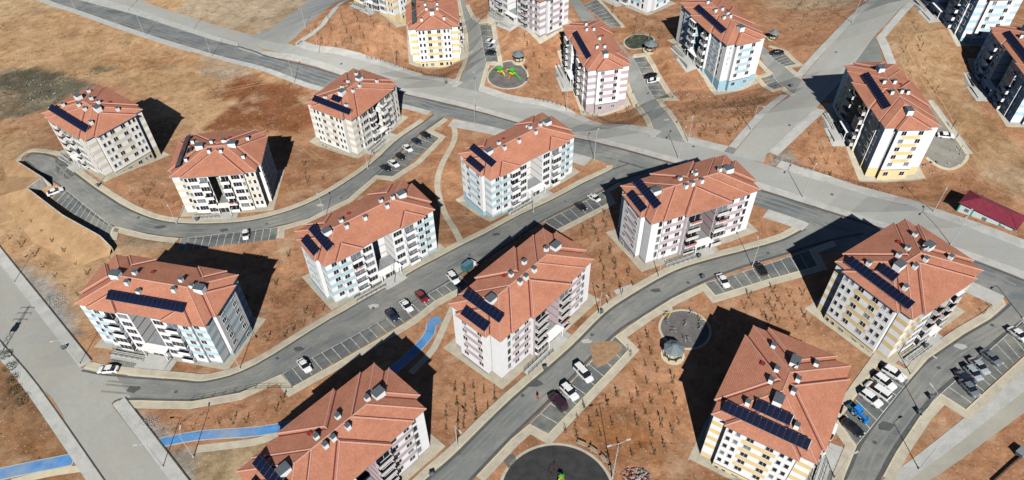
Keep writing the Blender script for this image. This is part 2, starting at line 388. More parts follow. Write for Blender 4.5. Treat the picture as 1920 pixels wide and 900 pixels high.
    for sc, lo, hi, det in ((.05, .84, 1.16, 8), (.3, .74, 1.2, 9), (1.8, .80, 1.14, 5)):
        nz = n.new('ShaderNodeTexNoise'); nz.inputs['Scale'].default_value = sc; nz.inputs['Detail'].default_value = det; nz.inputs['Roughness'].default_value = .65
        nz.inputs['Distortion'].default_value = .6
        l.new(tc.outputs['Object'], nz.inputs['Vector'])
        mr = n.new('ShaderNodeMapRange'); mr.inputs[1].default_value = .32; mr.inputs[2].default_value = .68; mr.inputs[3].default_value = lo; mr.inputs[4].default_value = hi
        l.new(nz.outputs[0], mr.inputs[0]); mx = n.new('ShaderNodeVectorMath'); mx.operation = 'SCALE'
        l.new(out, mx.inputs[0]); l.new(mr.outputs[0], mx.inputs['Scale']); out = mx.outputs[0]
    for (sc, p0, p1, cc, k, seed) in ((.035, .46, .60, (.38, .19, .095), .85, 31), (.16, .50, .62, (.34, .17, .085), .7, 7), (.3, .60, .72, (.24, .21, .11), .45, 55)):
        va = n.new('ShaderNodeVectorMath'); va.operation = 'ADD'; l.new(tc.outputs['Object'], va.inputs[0]); va.inputs[1].default_value = (seed*13, seed*7, 0)
        nz = n.new('ShaderNodeTexNoise'); nz.inputs['Scale'].default_value = sc; nz.inputs['Detail'].default_value = 10; nz.inputs['Roughness'].default_value = .72; nz.inputs['Distortion'].default_value = 1.2
        l.new(va.outputs[0], nz.inputs['Vector']); rp = n.new('ShaderNodeValToRGB'); rp.color_ramp.elements[0].position = p0; rp.color_ramp.elements[1].position = p1
        rp.color_ramp.elements[1].color = (k, k, k, 1); l.new(nz.outputs[0], rp.inputs[0])
        mt = n.new('ShaderNodeMix'); mt.data_type = 'RGBA'; mt.blend_type = 'MULTIPLY'; l.new(rp.outputs[0], mt.inputs[0]); l.new(out, mt.inputs[6]); q_ = tuple(c_/b_ for c_, b_ in zip(cc, (.50, .275, .15))); mt.inputs[7].default_value = (*q_, 1); out = mt.outputs[2]
    # pale stones and dusty blotches
    nz = n.new('ShaderNodeTexNoise'); nz.inputs['Scale'].default_value = .12; nz.inputs['Detail'].default_value = 9; nz.inputs['Roughness'].default_value = .7
    l.new(tc.outputs['Object'], nz.inputs['Vector'])
    rp = n.new('ShaderNodeValToRGB'); rp.color_ramp.elements[0].position = .53; rp.color_ramp.elements[1].position = .70
    rp.color_ramp.elements[1].color = (.55, .55, .55, 1); l.new(nz.outputs[0], rp.inputs[0])
    mi = n.new('ShaderNodeMix'); mi.data_type = 'RGBA'; l.new(rp.outputs[0], mi.inputs[0]); l.new(out, mi.inputs[6]); mi.inputs[7].default_value = (.60, .45, .30, 1)
    out = mi.outputs[2]
    vo = n.new('ShaderNodeTexVoronoi'); vo.inputs['Scale'].default_value = .9; l.new(tc.outputs['Object'], vo.inputs['Vector'])
    rp = n.new('ShaderNodeValToRGB'); rp.color_ramp.elements[0].position = .10; rp.color_ramp.elements[1].position = .16
    rp.color_ramp.elements[0].color = (.6, .6, .6, 1); rp.color_ramp.elements[1].color = (0, 0, 0, 1); l.new(vo.outputs['Distance'], rp.inputs[0])
    mi = n.new('ShaderNodeMix'); mi.data_type = 'RGBA'; l.new(rp.outputs[0], mi.inputs[0]); l.new(out, mi.inputs[6]); mi.inputs[7].default_value = (.58, .48, .36, 1)
    l.new(mi.outputs[2], b.inputs['Base Color'])
    bp = n.new('ShaderNodeBump'); bp.inputs['Strength'].default_value = .5; bp.inputs['Distance'].default_value = .35
    nb = n.new('ShaderNodeTexNoise'); nb.inputs['Scale'].default_value = .6; nb.inputs['Detail'].default_value = 10; nb.inputs['Roughness'].default_value = .68; l.new(tc.outputs['Object'], nb.inputs['Vector'])
    l.new(nb.outputs[0], bp.inputs['Height']); l.new(bp.outputs[0], b.inputs['Normal'])
    me.materials.append(M); MATS['soil'] = M
    o = obj('ground', me); o['kind'] = 'structure'; return o
ground()
SOIL2 = mat('bank_soil', (.47, .31, .17), 1, .1, .25, col2=(.33, .20, .105), fine=.12, spec=.05, bump=.3)

# ------------------------------------------------------------------ avenue, roads, parking, paths
AVL_lo = [(-60, -62), (90, 0), (143, 18), (273, 63), (367, 92), (480, 122), (580, 157), (690, 182), (763, 197), (813, 213), (960, 248), (1110, 297), (1220, 330), (1440, 393), (1520, 420), (1700, 490), (1827, 531), (1883, 556), (1990, 608)]
AVL_hi = [(-20, -62), (125, -10), (240, 22), (300, 41), (447, 86), (520, 110), (640, 142), (763, 177), (960, 227), (1077, 258), (1243, 300), (1440, 360), (1653, 427), (1827, 488), (1990, 552)]
AVU_lo = [(30, -62), (150, -14), (250, 17), (303, 36), (455, 80), (520, 98), (647, 132), (747, 162), (960, 217), (1077, 250), (1260, 293), (1440, 347), (1657, 417), (1920, 508), (1990, 538)]
AVU_hi = [(130, -62), (262, 0), (473, 65), (533, 80), (590, 97), (687, 117), (780, 143), (857, 163), (893, 171), (960, 190), (1060, 213), (1160, 240), (1230, 257), (1280, 267), (1372, 289), (1440, 310), (1507, 330), (1673, 377), (1747, 403), (1920, 467), (1990, 492)]
def band(name, a, b, off, M, **k):
    A, B = line(a), line(b)
    # resample both sides to the same count
    def rs(P, n):
        L = [0]
        for i in range(1, len(P)): L.append(L[-1]+(P[i]-P[i-1]).length)
        o = []
        for s in range(n):
            t = L[-1]*s/(n-1); i = max(1, next((q for q in range(1, len(L)) if L[q] >= t-1e-9), len(L)-1))
            f = (t-L[i-1])/max(1e-9, L[i]-L[i-1]); o.append(P[i-1].lerp(P[i], f))
        return o
    n = max(len(A), len(B)); A, B = rs(A, n), rs(B, n)
    return drape(name, [(A[i], A[i+1], B[i+1], B[i]) for i in range(n-1)], off, M, **k)
band('avenue_lower_carriageway', AVL_lo, AVL_hi, .05, ASPH_AV)
band('avenue_upper_carriageway', AVU_lo, AVU_hi, .058, CONC_AV)
# median: one length west of the side road, one east of it
band('avenue_median', [(-20, -58), (125, -7), (240, 24), (300, 43), (446, 87)], [(30, -66), (150, -16), (250, 15), (303, 34), (447, 80)], .17, PAVE2)
band('avenue_median', [(490, 101), (520, 109), (640, 141), (763, 176), (960, 226), (1077, 257), (1243, 299), (1440, 359), (1653, 426), (1827, 487), (1990, 551)],
     [(492, 96), (520, 99), (647, 133), (747, 163), (960, 218), (1077, 251), (1260, 294), (1440, 348), (1657, 418), (1920, 509), (1990, 539)], .17, PAVE2)
drape('crossover', [pxs([(447, 92), (492, 106), (492, 92), (447, 74)])], .065, CONC_AV)
# branch road north of the avenue on the left
drape('side_road', [pxs([(640, -90), (740, -90), (690, -30), (618, 12), (555, 70), (533, 84), (466, 68), (500, 58), (560, 18), (590, -10)])], .066, mat('side_asphalt', (.36, .38, .37), .9, .1, .12, col2=(.29, .31, .305), fine=.05, stretch=(5, 1.6, 1), angle=35))
# road climbing north-east
drape('north_east_road', [pxs([(1372, 292), (1440, 210), (1490, 173), (1507, 143), (1645, 0), (1720, -90), (1800, -90), (1707, 0), (1640, 67), (1530, 203), (1437, 290), (1432, 305)])], .066, CONC_NE)
drape('north_east_spur', [pxs([(1640, 67), (1642, 74), (1657, 118), (1690, 150), (1600, 190), (1545, 190)])], .074, mat('spur_asphalt', (.25, .26, .245), .9, .1, .2, col2=(.18, .19, .18)))
# wide road on the left
band('west_road', [(-60, 560), (0, 637), (73, 723), (197, 900), (260, 990)], [(-60, 418), (0, 497), (73, 590), (153, 693), (210, 760), (317, 900), (385, 990)], .05, CONC_W)
# road at the lower right
band('south_east_road', [(1560, 1060), (1700, 930), (1790, 870), (1960, 745), (2080, 660)], [(1480, 1030), (1660, 905), (1800, 803), (1920, 705), (2060, 590)], .05, CONC_SE)
band('service_path', [(1600, 990), (1700, 905), (1800, 829), (1920, 734), (2060, 620)], [(1560, 960), (1684, 880), (1800, 790), (1920, 692), (2050, 580)], .06, PAVE2)
def strip(name, pts, w0, w1, off, M, sm=True, **k):
    P = line(pts, sm); return drape(name, ribbon(P, w0, w1), off, M, **k)
# pavements beside the avenue (positive = to the left of the direction of travel)
strip('avenue_pavement', [(-60, -62), (90, 0), (143, 18), (273, 63), (367, 92)], 0, -3.0, .16, PAVE2)
strip('avenue_pavement', [(367, 92), (480, 122), (580, 157), (690, 182), (763, 197), (808, 209)], 0, -2.2, .16, PAVE2)
strip('avenue_pavement', [(850, 224), (960, 248), (1110, 297)], 0, -4.2, .16, PAVE2)
strip('avenue_pavement', [(1440, 393), (1500, 413), (1517, 420)], 0, -3.4, .16, PAVE2)
strip('avenue_pavement', [(1800, 520), (1827, 531), (1883, 556)], 0, -4.0, .16, PAVE2)
strip('avenue_pavement', [(553, 86), (590, 97), (687, 117), (780, 143), (857, 163)], 0, 3.2, .16, PAVE2)
strip('avenue_pavement', [(897, 171), (960, 190), (1060, 213), (1160, 240), (1228, 256)], 0, 3.2, .16, PAVE2)
strip('avenue_pavement', [(1283, 267), (1372, 289)], 0, 3.0, .16, PAVE2)
strip('avenue_pavement', [(1455, 313), (1507, 330), (1673, 377), (1747, 403), (1920, 467), (1990, 492)], 0, 3.4, .16, PAVE2)
strip('side_road_pavement', [(553, 82), (618, 25), (700, -50)], 0, -2.4, .16, PAVE2)
strip('north_east_pavement', [(1372, 289), (1440, 210), (1478, 178)], 0, 2.4, .16, PAVE2)
strip('north_east_pavement', [(1503, 145), (1645, 0), (1720, -90)], 0, 2.6, .16, PAVE2)
strip('north_east_pavement', [(1440, 285), (1530, 203)], 0, -3, .16, PAVE2)
strip('north_east_pavement', [(1665, 125), (1642, 72), (1707, 0), (1800, -90)], 0, -2.6, .16, PAVE2, sm=False)
strip('west_pavement', [(-60, 418), (0, 497), (73, 590), (150, 690)], 0, 2.6, .16, PAVE2)
strip('west_pavement', [(212, 760), (317, 900), (385, 990)], 0, 2.6, .16, PAVE2)
strip('west_pavement', [(-60, 560), (0, 637), (73, 723), (197, 900), (260, 990)], 0, -2.6, .16, PAVE2)

# inner streets
R1_hi = [(48, 296), (60, 287), (95, 291), (120, 303), (143, 325), (180, 353), (233, 387), (283, 408), (320, 416), (367, 419), (433, 417), (480, 411), (547, 393), (613, 363), (680, 320), (740, 266), (790, 231), (812, 214)]
R1_lo = [(48, 303), (75, 325), (112, 350), (150, 385), (180, 408), (213, 426), (280, 440), (340, 447), (425, 446), (520, 425), (580, 410), (653, 373), (703, 330), (750, 287), (795, 246), (832, 221)]
band('curved_street', R1_lo, R1_hi, .05, ASPH[28])
drape('curved_street_mouth', [pxs([(795, 228), (812, 214), (806, 207), (852, 219), (832, 221), (812, 238)])], .056, ASPH[28])
R2_hi = [(155, 693), (210, 702), (333, 712), (393, 713), (480, 683), (620, 597), (753, 520), (840, 473), (960, 410), (1027, 378), (1093, 343), (1146, 318), (1180, 306)]
R2_lo = [(212, 760), (236, 751), (360, 753), (450, 737), (540, 698), (700, 613), (860, 518), (940, 468), (1020, 414), (1127, 360), (1165, 340), (1215, 322)]
band('central_street', R2_lo, R2_hi, .056, ASPH[28])
drape('central_street_mouth', [pxs([(1127, 330), (1150, 310), (1160, 300), (1110, 296), (1118, 290), (1270, 335), (1215, 342), (1165, 345)])], .062, ASPH[28])
drape('central_street_mouth', [pxs([(150, 690), (215, 701), (250, 752), (212, 762)])], .062, CONC_W)
R3_hi = [(740, 960), (800, 897), (857, 847), (960, 746), (1070, 650), (1127, 593), (1167, 563), (1253, 513), (1327, 487), (1440, 457), (1470, 447), (1508, 428)]
R3_lo = [(830, 960), (893, 893), (960, 822), (1040, 745), (1150, 632), (1207, 593), (1260, 560), (1320, 530), (1400, 500), (1500, 470), (1560, 452), (1620, 440)]
band('middle_street', R3_lo, R3_hi, .056, ASPH[40])
drape('middle_street_mouth', [pxs([(1470, 452), (1508, 426), (1520, 415), (1660, 470), (1620, 470), (1500, 475)])], .062, ASPH[40])
R4_hi = [(1540, 960), (1583, 893), (1610, 833), (1650, 777), (1703, 712), (1740, 673), (1807, 627), (1857, 598), (1893, 568)]
R4_lo = [(1620, 960), (1655, 893), (1680, 847), (1727, 777), (1763, 738), (1820, 690), (1887, 629), (1990, 560)]
band('east_street', R4_lo, R4_hi, .056, ASPH[45])
drape('east_street_mouth', [pxs([(1857, 598), (1893, 566), (1880, 555), (1930, 578), (2010, 610), (1990, 640), (1887, 632)])], .062, ASPH[45])
# streets north of the avenue
band('north_street', [(858, 166), (877, 115), (877, 67), (863, 0), (850, -40)], [(897, 172), (912, 112), (900, 48), (873, 10), (872, -40)], .056, mat('north_asphalt', (.31, .32, .30), .9, .1, .2, col2=(.25, .26, .25), fine=.05))
band('north_street', [(1232, 258), (1207, 207), (1180, 157), (1170, 125), (1100, 60), (1030, -30)], [(1285, 268), (1228, 187), (1187, 110), (1150, 70), (1095, 12), (1062, -30)], .056, MATS['north_asphalt'])
band('north_street', [(1494, 180), (1470, 160), (1434, 123), (1420, 90)], [(1507, 155), (1480, 130), (1452, 106), (1430, 85)], .056, MATS['north_asphalt'])

# kerbed pavements along the inner streets
def walk(pts, w=1.95, side=1, sm=True):
    P = line(pts, sm)
    drape('kerb', ribbon(P, 0, side*.35), .15, KERB)
    drape('pavement', ribbon(P, side*.35, side*w), .155, PAVE)
walk([(40, 300), (46, 292), (60, 285), (95, 289), (120, 301), (143, 324), (180, 352), (233, 386), (283, 408), (320, 416), (367, 419), (433, 417), (480, 411), (547, 393), (613, 363), (680, 320), (740, 266), (795, 227)])
walk([(205, 451), (211, 428), (226, 427), (280, 440), (336, 447)], side=-1, w=2.0)
walk([(520, 447), (522, 426), (580, 410), (653, 373), (704, 329), (735, 332), (780, 303), (823, 259), (798, 247), (832, 222)], side=-1, sm=False)
walk([(157, 691), (210, 700), (333, 711), (393, 713), (480, 683), (620, 597), (753, 520), (840, 473), (960, 410), (1027, 378), (1093, 343), (1142, 320), (1149, 311)])
walk([(222, 764), (212, 758), (222, 752), (240, 751), (360, 753), (450, 737), (527, 702), (548, 726), (627, 683), (770, 600), (813, 566), (862, 540)], side=-1, sm=False)
walk([(1043, 431), (1140, 381), (1129, 360), (1160, 342)], side=-1, sm=False)
walk([(740, 960), (800, 897), (857, 847), (960, 746), (1070, 650), (1127, 593), (1167, 563), (1253, 513), (1327, 487), (1440, 457), (1470, 447), (1505, 429)])
walk([(893, 893), (960, 822), (993, 795), (1027, 814), (1178, 656), (1153, 631), (1207, 593), (1260, 560), (1321, 531), (1341, 554), (1440, 524), (1532, 499), (1516, 469), (1560, 452)], side=-1, sm=False)
walk([(1566, 960), (1583, 895), (1606, 838), (1572, 790), (1648, 682), (1706, 712), (1740, 673), (1807, 627), (1857, 598), (1886, 572), (1880, 560)], sm=False)
walk([(1655, 893), (1680, 847), (1727, 777), (1763, 738), (1810, 768), (1920, 668), (1990, 610)], side=-1, sm=False, w=1.9)
walk([(857, 163), (877, 112), (877, 67), (863, 0)], w=1.7)
walk([(897, 171), (912, 117), (934, 118), (921, 46), (898, 46), (873, 10)], side=-1, sm=False, w=1.6)
walk([(1230, 256), (1207, 207), (1180, 157)], w=1.7)
walk([(1283, 266), (1229, 187), (1259, 184), (1209, 106), (1186, 108)], side=-1, sm=False, w=1.6)
walk([(1165, 52), (1120, 0)], side=-1, w=1.6)
walk([(1490, 178), (1471, 163), (1452, 168), (1425, 147), (1450, 138), (1424, 112)], sm=False, w=1.5)
walk([(1502, 150), (1470, 125), (1493, 121), (1467, 97), (1440, 88)], side=-1, sm=False, w=1.4)
strip('grass_verge_path', [(850, 229), (852, 262), (828, 310), (820, 350), (832, 395), (852, 430), (866, 458)], -.9, .9, .05, PAVE)
strip('cycle_path', [(283, 834), (370, 817), (480, 809), (560, 793), (640, 760), (740, 692), (800, 633), (810, 605)], -1.05, 1.05, .06, BLUEP)
strip('cycle_path_edge', [(283, 834), (370, 817), (480, 809), (560, 793), (640, 760), (740, 692), (800, 633), (810, 605)], -1.25, 1.25, .045, PAVE2)
strip('garden_path', [(370, 842), (480, 828), (520, 812)], -.9, .9, .05, PAVE)
strip('garden_path', [(770, 700), (812, 655), (838, 600), (850, 575)], -.8, .8, .05, PAVE)
strip('cycle_path', [(-60, 905), (0, 889), (137, 861)], -1.3, 1.3, .06, BLUEP)
strip('cycle_path_edge', [(-60, 905), (0, 889), (139, 861)], -1.55, 1.55, .045, PAVE2)
strip('garden_path', [(20, 905), (90, 888), (160, 877)], -.8, .8, .05, KERB)
def disc(name, px, py, r, off, M, n=40):
    c = at(px, py); return drape(name, [[(c.x+r*math.cos(2*math.pi*i/n), c.y+r*math.sin(2*math.pi*i/n)) for i in range(n)]], off, M)
disc('cycle_path_end', 816, 602, 1.5, .064, BLUEP, 20)
disc('playground_rim', 952, 141, 7.6, .05, PAVE); disc('playground_surface', 952, 141, 7.0, .062, RUBB)
disc('playground_rim', 1198, 77, 5.7, .05, PAVE); disc('playground_surface', 1198, 77, 5.2, .062, mat('green_rubber', (.07, .085, .06), .95, .3, .6))
disc('playground_rim', 1284, 617, 5.9, .05, PAVE); disc('playground_surface', 1284, 617, 5.35, .062, RUBB)
disc('playground_rim', 1044, 925, 11.0, .05, PAVE, 60); disc('playground_surface', 1044, 925, 10.4, .062, mat('new_rubber', (.052, .052, .054), .95, .15, .6, fine=.15), 60)
drape('garden_path', [pxs([(962, 851), (942, 860), (953, 878), (972, 868)])], .05, RUBB)
drape('garden_path', [pxs([(1240, 568), (1248, 563), (1262, 580), (1254, 586)])], .05, PAVE)
drape('concrete_pad', [pxs([(1150, 545), (1183, 533), (1196, 542), (1160, 558)])], .07, PAVE2)

# parking bays: (street edge start, street edge end, back end, back start), number of bays
LOTS = {'p1': ([(118, 352), (213, 427), (204, 452), (98, 372)], 12), 'p2': ([(340, 447), (522, 426), (518, 449), (333, 470)], 13),
 'p3': ([(704, 329), (798, 247), (823, 259), (737, 331)], 7), 'p4': ([(529, 701), (862, 518), (878, 532), (548, 725)], 20),
 'p5': ([(1020, 415), (1129, 360), (1140, 380), (1043, 430)], 7), 'p6': ([(993, 795), (1153, 631), (1178, 655), (1027, 813)], 9),
 'p7': ([(1321, 531), (1516, 469), (1532, 498), (1340, 553)], 11), 'p8': ([(1606, 836), (1705, 713), (1652, 684), (1574, 790)], 8),
 'p9': ([(1764, 738), (1940, 580), (1965, 622), (1809, 767)], 14), 'p10': ([(911, 116), (899, 48), (920, 48), (934, 117)], 7),
 'p11': ([(1228, 187), (1187, 109), (1208, 107), (1257, 184)], 8), 'p12': ([(1471, 126), (1444, 105), (1466, 98), (1492, 121)], 5),
 'p13': ([(1470, 162), (1449, 140), (1428, 147), (1452, 167)], 5), 'p14': ([(1145, 52), (1092, 10), (1118, 0), (1166, 50)], 8)}
LOTW = {}
for k, (q, nb) in LOTS.items():
    a, b, c, d = [Vector(p[:2]) for p in pxs(q)]; LOTW[k] = (a, b, c, d, nb)
    drape('parking_area', [[a, b, c, d]], .072, ASPHD)
    if k == 'p14': pass
    for i in range(nb+1):
        p, r = a.lerp(b, i/nb), d.lerp(c, i/nb); t = (b-a).normalized()*.07
        drape('bay_line', [[p-t, p+t, r+t, r-t]], .08, LINE, skirt=0)
    t = (d-a).normalized()*.14
    drape('bay_line', [[a, b, b+t, a+t]], .083, LINE, skirt=0)
# parking court beside the yellow block on the right
drape('parking_court', [pxs([(1740, 205), (1752, 205), (1806, 278), (1812, 292), (1806, 306), (1786, 316), (1762, 312), (1738, 296), (1722, 270)])], .06, mat('dusty_parking', (.33, .31, .265), .95, .1, .3, col2=(.22, .215, .19), fine=.1, stretch=(4, .8, 1), angle=-50))
strip('kerb', [(1745, 190), (1780, 238), (1810, 280), (1817, 294), (1808, 308), (1786, 319), (1760, 315), (1734, 297)], -.9, 0, .12, KERB)
strip('pavement', [(1748, 187), (1786, 236), (1824, 288)], -1.3, 0, .10, PAVE2)
# retaining walls above the sunken parking on the left, and the bank they hold
def wall(name, pts, hts, th, M, label, cat='wall', closed=False):
    mb = MB(); P = [Vector(p[:2]) for p in pts]; a, b = offs(P, th/2), offs(P, -th/2)
    for i in range(len(P)-1):
        zt = [tz(*P[i])+hts[i], tz(*P[i+1])+hts[i+1]]; zb = [tz(*P[i])-.5, tz(*P[i+1])-.5]
        A, B, C, D = a[i], a[i+1], b[i+1], b[i]
        mb.poly([(*A, zt[0]), (*D, zt[0]), (*C, zt[1]), (*B, zt[1])], M)
        mb.poly([(*A, zb[0]), (*A, zt[0]), (*B, zt[1]), (*B, zb[1])], M)
        mb.poly([(*D, zb[0]), (*C, zb[1]), (*C, zt[1]), (*D, zt[0])], M)
        for (p, q, s) in ((A, D, 0), (B, C, 1)): mb.poly([(*p, zb[s]), (*q, zb[s]), (*q, zt[s]), (*p, zt[s])], M)
    return tag(obj(name, mb), label, cat)
RW1 = [at(px, py, u) for px, py, u in ((30, 301, 2.2), (79, 332, 3.3), (96, 347, .5))]
RW2 = [at(px, py, 3.3) for px, py in ((77, 333), (50, 352), (117, 403), (186, 441), (204, 456))]
wall('retaining_wall', RW1, [2.2, 3.3, .5], .3, STONEW, 'short concrete retaining wall at the dead end of the curved street')
wall('retaining_wall', RW2, [3.3, 3.3, 3.3, 3.2, 1.8], .3, STONEW, 'long concrete retaining wall over the sunken parking bays on the left')
bank = MB()
inner = [(RW1[0], 2.1), (RW1[1], 3.2), (RW2[1], 3.2), (RW2[2], 3.2), (RW2[3], 3.1), (RW2[4], 1.7)]
outer = [at(*p) for p in ((0, 300), (10, 330), (-30, 375), (60, 455), (150, 500), (205, 480))]
for i in range(5):
    q = [(*inner[i][0][:2], tz(*inner[i][0][:2])+inner[i][1]), (*inner[i+1][0][:2], tz(*inner[i+1][0][:2])+inner[i+1][1]),
         (*outer[i+1][:2], tz(*outer[i+1][:2])-.1), (*outer[i][:2], tz(*outer[i][:2])-.1)]
    bank.poly(q[:3], SOIL2); bank.poly([q[0], q[2], q[3]], SOIL2)
obj('earth_bank', bank)['kind'] = 'structure'

# wheel tracks worn into the bare soil, and repairs and manholes on the streets
TRK = mat('wheel_track', (.52, .33, .195), 1, .1, .6, col2=(.42, .235, .125), fine=.1, spec=.05)
for pts in ([(0, 112), (100, 108), (190, 96), (300, 92), (400, 108), (470, 132)], [(0, 240), (90, 228), (160, 205), (215, 150), (300, 130), (430, 125)], [(20, 470), (120, 500), (210, 478), (300, 460)],
            [(1700, 120), (1735, 210), (1830, 330), (1930, 380)], [(1690, 60), (1760, 190), (1800, 260), (1880, 330)], [(300, 160), (360, 190), (420, 170), (520, 150)], [(1410, 10), (1500, 50), (1540, 20)],
            [(0, 60), (120, 70), (250, 85)], [(480, 240), (560, 270), (600, 300)]):
    P = line(pts)
    for w0 in (-1.05, .75): drape('wheel_track', ribbon(P, w0, w0+.3), .012, TRK, skirt=0)
PATCH = mat('asphalt_repair', (.10, .105, .105), .9, .1, 1, fine=.1)
rq = random.Random(4)
for (x, y, r) in ((300, 426, .9), (600, 385, .7), (420, 432, .8), (700, 575, .9), (930, 440, .8), (1000, 720, 1.1), (1230, 545, .8), (1100, 640, .7), (1660, 800, 1.0), (1800, 650, .8), (250, 730, 1.0), (560, 655, .8), (880, 100, .8), (1250, 225, .7), (1560, 390, .8), (900, 205, .8)):
    c = at(x, y); n_ = 9; ph = rq.random()*6
    drape('asphalt_repair', [[(c.x+r*rq.uniform(.7, 1.3)*math.cos(ph+2*math.pi*i/n_)*1.6, c.y+r*rq.uniform(.7, 1.2)*math.sin(ph+2*math.pi*i/n_)) for i in range(n_)]], .09, PATCH if rq.random() < .6 else PAVE2, skirt=0)
for (x, y) in ((260, 408), (500, 420), (640, 372), (760, 270), (330, 735), (520, 672), (700, 578), (880, 478), (1060, 378), (860, 850), (980, 742), (1110, 628), (1290, 530), (1440, 475), (1640, 830), (1760, 690), (1860, 610), (1567, 98), (1480, 235), (886, 120), (1215, 175), (120, 640), (1300, 275), (1560, 365), (640, 120)):
    disc('manhole_cover', x, y, .42, .095, SLATE, 12)

# darker asphalt bands along the edges and tyre-swept middles of the inner streets
EDGE_BAND = mat('dark_edge_asphalt', (.12, .125, .122), .9, .15, .6, col2=(.085, .09, .09), fine=.1)
SWEPT = mat('swept_lane', (.27, .28, .265), .9, .12, .4, col2=(.20, .21, .20), fine=.08)
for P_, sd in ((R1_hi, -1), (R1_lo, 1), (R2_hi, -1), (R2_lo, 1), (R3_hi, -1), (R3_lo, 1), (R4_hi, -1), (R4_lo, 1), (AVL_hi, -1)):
    P = line(P_); drape('dark_edge', ribbon(P, sd*.02, sd*rq.uniform(.5, .8)), .076 if P_ is not AVL_hi else .066, EDGE_BAND, skirt=0)
for P_, sd, ws in ((R1_hi, -1, (1.9, 4.0)), (R2_hi, -1, (1.6, 2.5, 4.3)), (R3_hi, -1, (1.8, 2.8, 4.4)), (R4_hi, -1, (1.8, 2.9, 4.6)), (AVL_lo, 1, (1.4, 3.2, 4.9))):
    P = line(P_)[4:-4]
    for w0 in ws: drape('wheel_lane', ribbon(P, sd*w0, sd*(w0+.5)), .067, SWEPT, skirt=0)
DK = mat('kerb_and_shade', (.10, .095, .085), .9, .2, 1)  # shared by the outer kerb lines and a painted kerb shadow
strip('kerb_and_shade', [(-60, 418), (0, 497), (73, 590), (150, 690)], 2.6, 2.85, .2, DK)
strip('kerb_and_shade', [(212, 760), (317, 900), (385, 990)], 2.6, 2.85, .2, DK)
strip('kerb_and_shade', [(-60, 560), (0, 637), (73, 723), (197, 900), (260, 990)], 0, -.22, .18, DK)  # kerb shadow painted as a dark line on the pavement's inner edge
for nm, pts in (('sand_drift', [(60, 735), (80, 733), (100, 750), (122, 790), (110, 795), (80, 770)]), ('sand_drift', [(95, 628), (104, 636), (120, 652), (112, 655)]), ('sand_drift', [(1105, 645), (1150, 640), (1165, 655), (1120, 690)]), ('sand_drift', [(425, 870), (450, 865), (470, 880)])):
    if nm and pts[0][0] in (60, 1105): drape('sand_drift', [smooth(pxs(pts+pts[:1]), 3)[:-1]], .085, mat('sand_drift', (.42, .27, .16) if pts[0][0] == 60 else (.40, .34, .25), 1, .15, 1.2, col2=(.30, .18, .10) if pts[0][0] == 60 else (.26, .24, .2), fine=.15), skirt=0)

# ------------------------------------------------------------------ apartment blocks
def rects(t, g=0.0):
    q = TY[t]; A, B, d, e = q['A']+g, q['B']+g, q['d'], q['e']
    R = [(-A, A, -B, B)]
    if t == 'L1': R += [(-A-e, A+e, -q['c']-g, q['c']+g), (-q['x3']-g, -q['x2']+g, -B-d, B+d), (q['x2']-g, q['x3']+g, -B-d, B+d)]
    if t == 'L2': R += [(-A-e, A+e, -q['c']-g, q['c']+g), (-q['x1']-g, q['x1']+g, -B-d, B+d), (-q['x2']-g, q['x2']+g, -B-d-q['d2'], B+d+q['d2'])]
    if t == 'S': R += [(-A-e, A+e, -q['y1']-g, q['y1']+g), (-q['x1']-g, q['x1']+g, -B-d, B+d)]
    return R
def rh(R, x, y): return max(0, max(min(x-a, b-x, y-c, d-y) for a, b, c, d in R))
def clip(P, f, keep):
    """cut polygon P by linear f(x,y)>=0 ; keep=+1 keeps f>=0, -1 keeps f<=0"""
    out = []
    for i in range(len(P)):
        p, q = P[i], P[(i+1) % len(P)]; fp, fq = f(*p)*keep, f(*q)*keep
        if fp >= -1e-9: out.append(p)
        if (fp > 1e-9 and fq < -1e-9) or (fp < -1e-9 and fq > 1e-9):
            t = fp/(fp-fq); out.append((p[0]+(q[0]-p[0])*t, p[1]+(q[1]-p[1])*t))
    return out if len(out) >= 3 else []
def area(P): return abs(sum(P[i][0]*P[(i+1) % len(P)][1]-P[(i+1) % len(P)][0]*P[i][1] for i in range(len(P))))/2
def roof_pieces(R):
    res = []
    for i, (a, b, c, d) in enumerate(R):
        w, h = b-a, d-c
        D = [lambda x, y, a=a: x-a, lambda x, y, b=b: b-x, lambda x, y, c=c: y-c, lambda x, y, d=d: d-y]
        for s in range(4):
            P = [(a, c), (b, c), (b, d), (a, d)]
            for k in range(4):
                if k != s: P = clip(P, lambda x, y, k=k: D[k](x, y)-D[s](x, y), 1)
            if not P: continue
            pcs = [P]
            for j, (a2, b2, c2, d2) in enumerate(R):
                if j == i: continue
                E = [lambda x, y: x-a2, lambda x, y: b2-x, lambda x, y: y-c2, lambda x, y: d2-y]
                eps = 1e-6 if j < i else -1e-6
                new = []
                for Q in pcs:
                    rem = Q
                    for k in range(4):
                        g = lambda x, y, k=k: E[k](x, y)-D[s](x, y)+eps
                        o = clip(rem, g, -1)
                        if o and area(o) > 1e-4: new.append(o)
                        rem = clip(rem, g, 1)
                        if not rem or area(rem) < 1e-4: break
                pcs = new
            res += [(Q, s) for Q in pcs if area(Q) > .002]
    return res
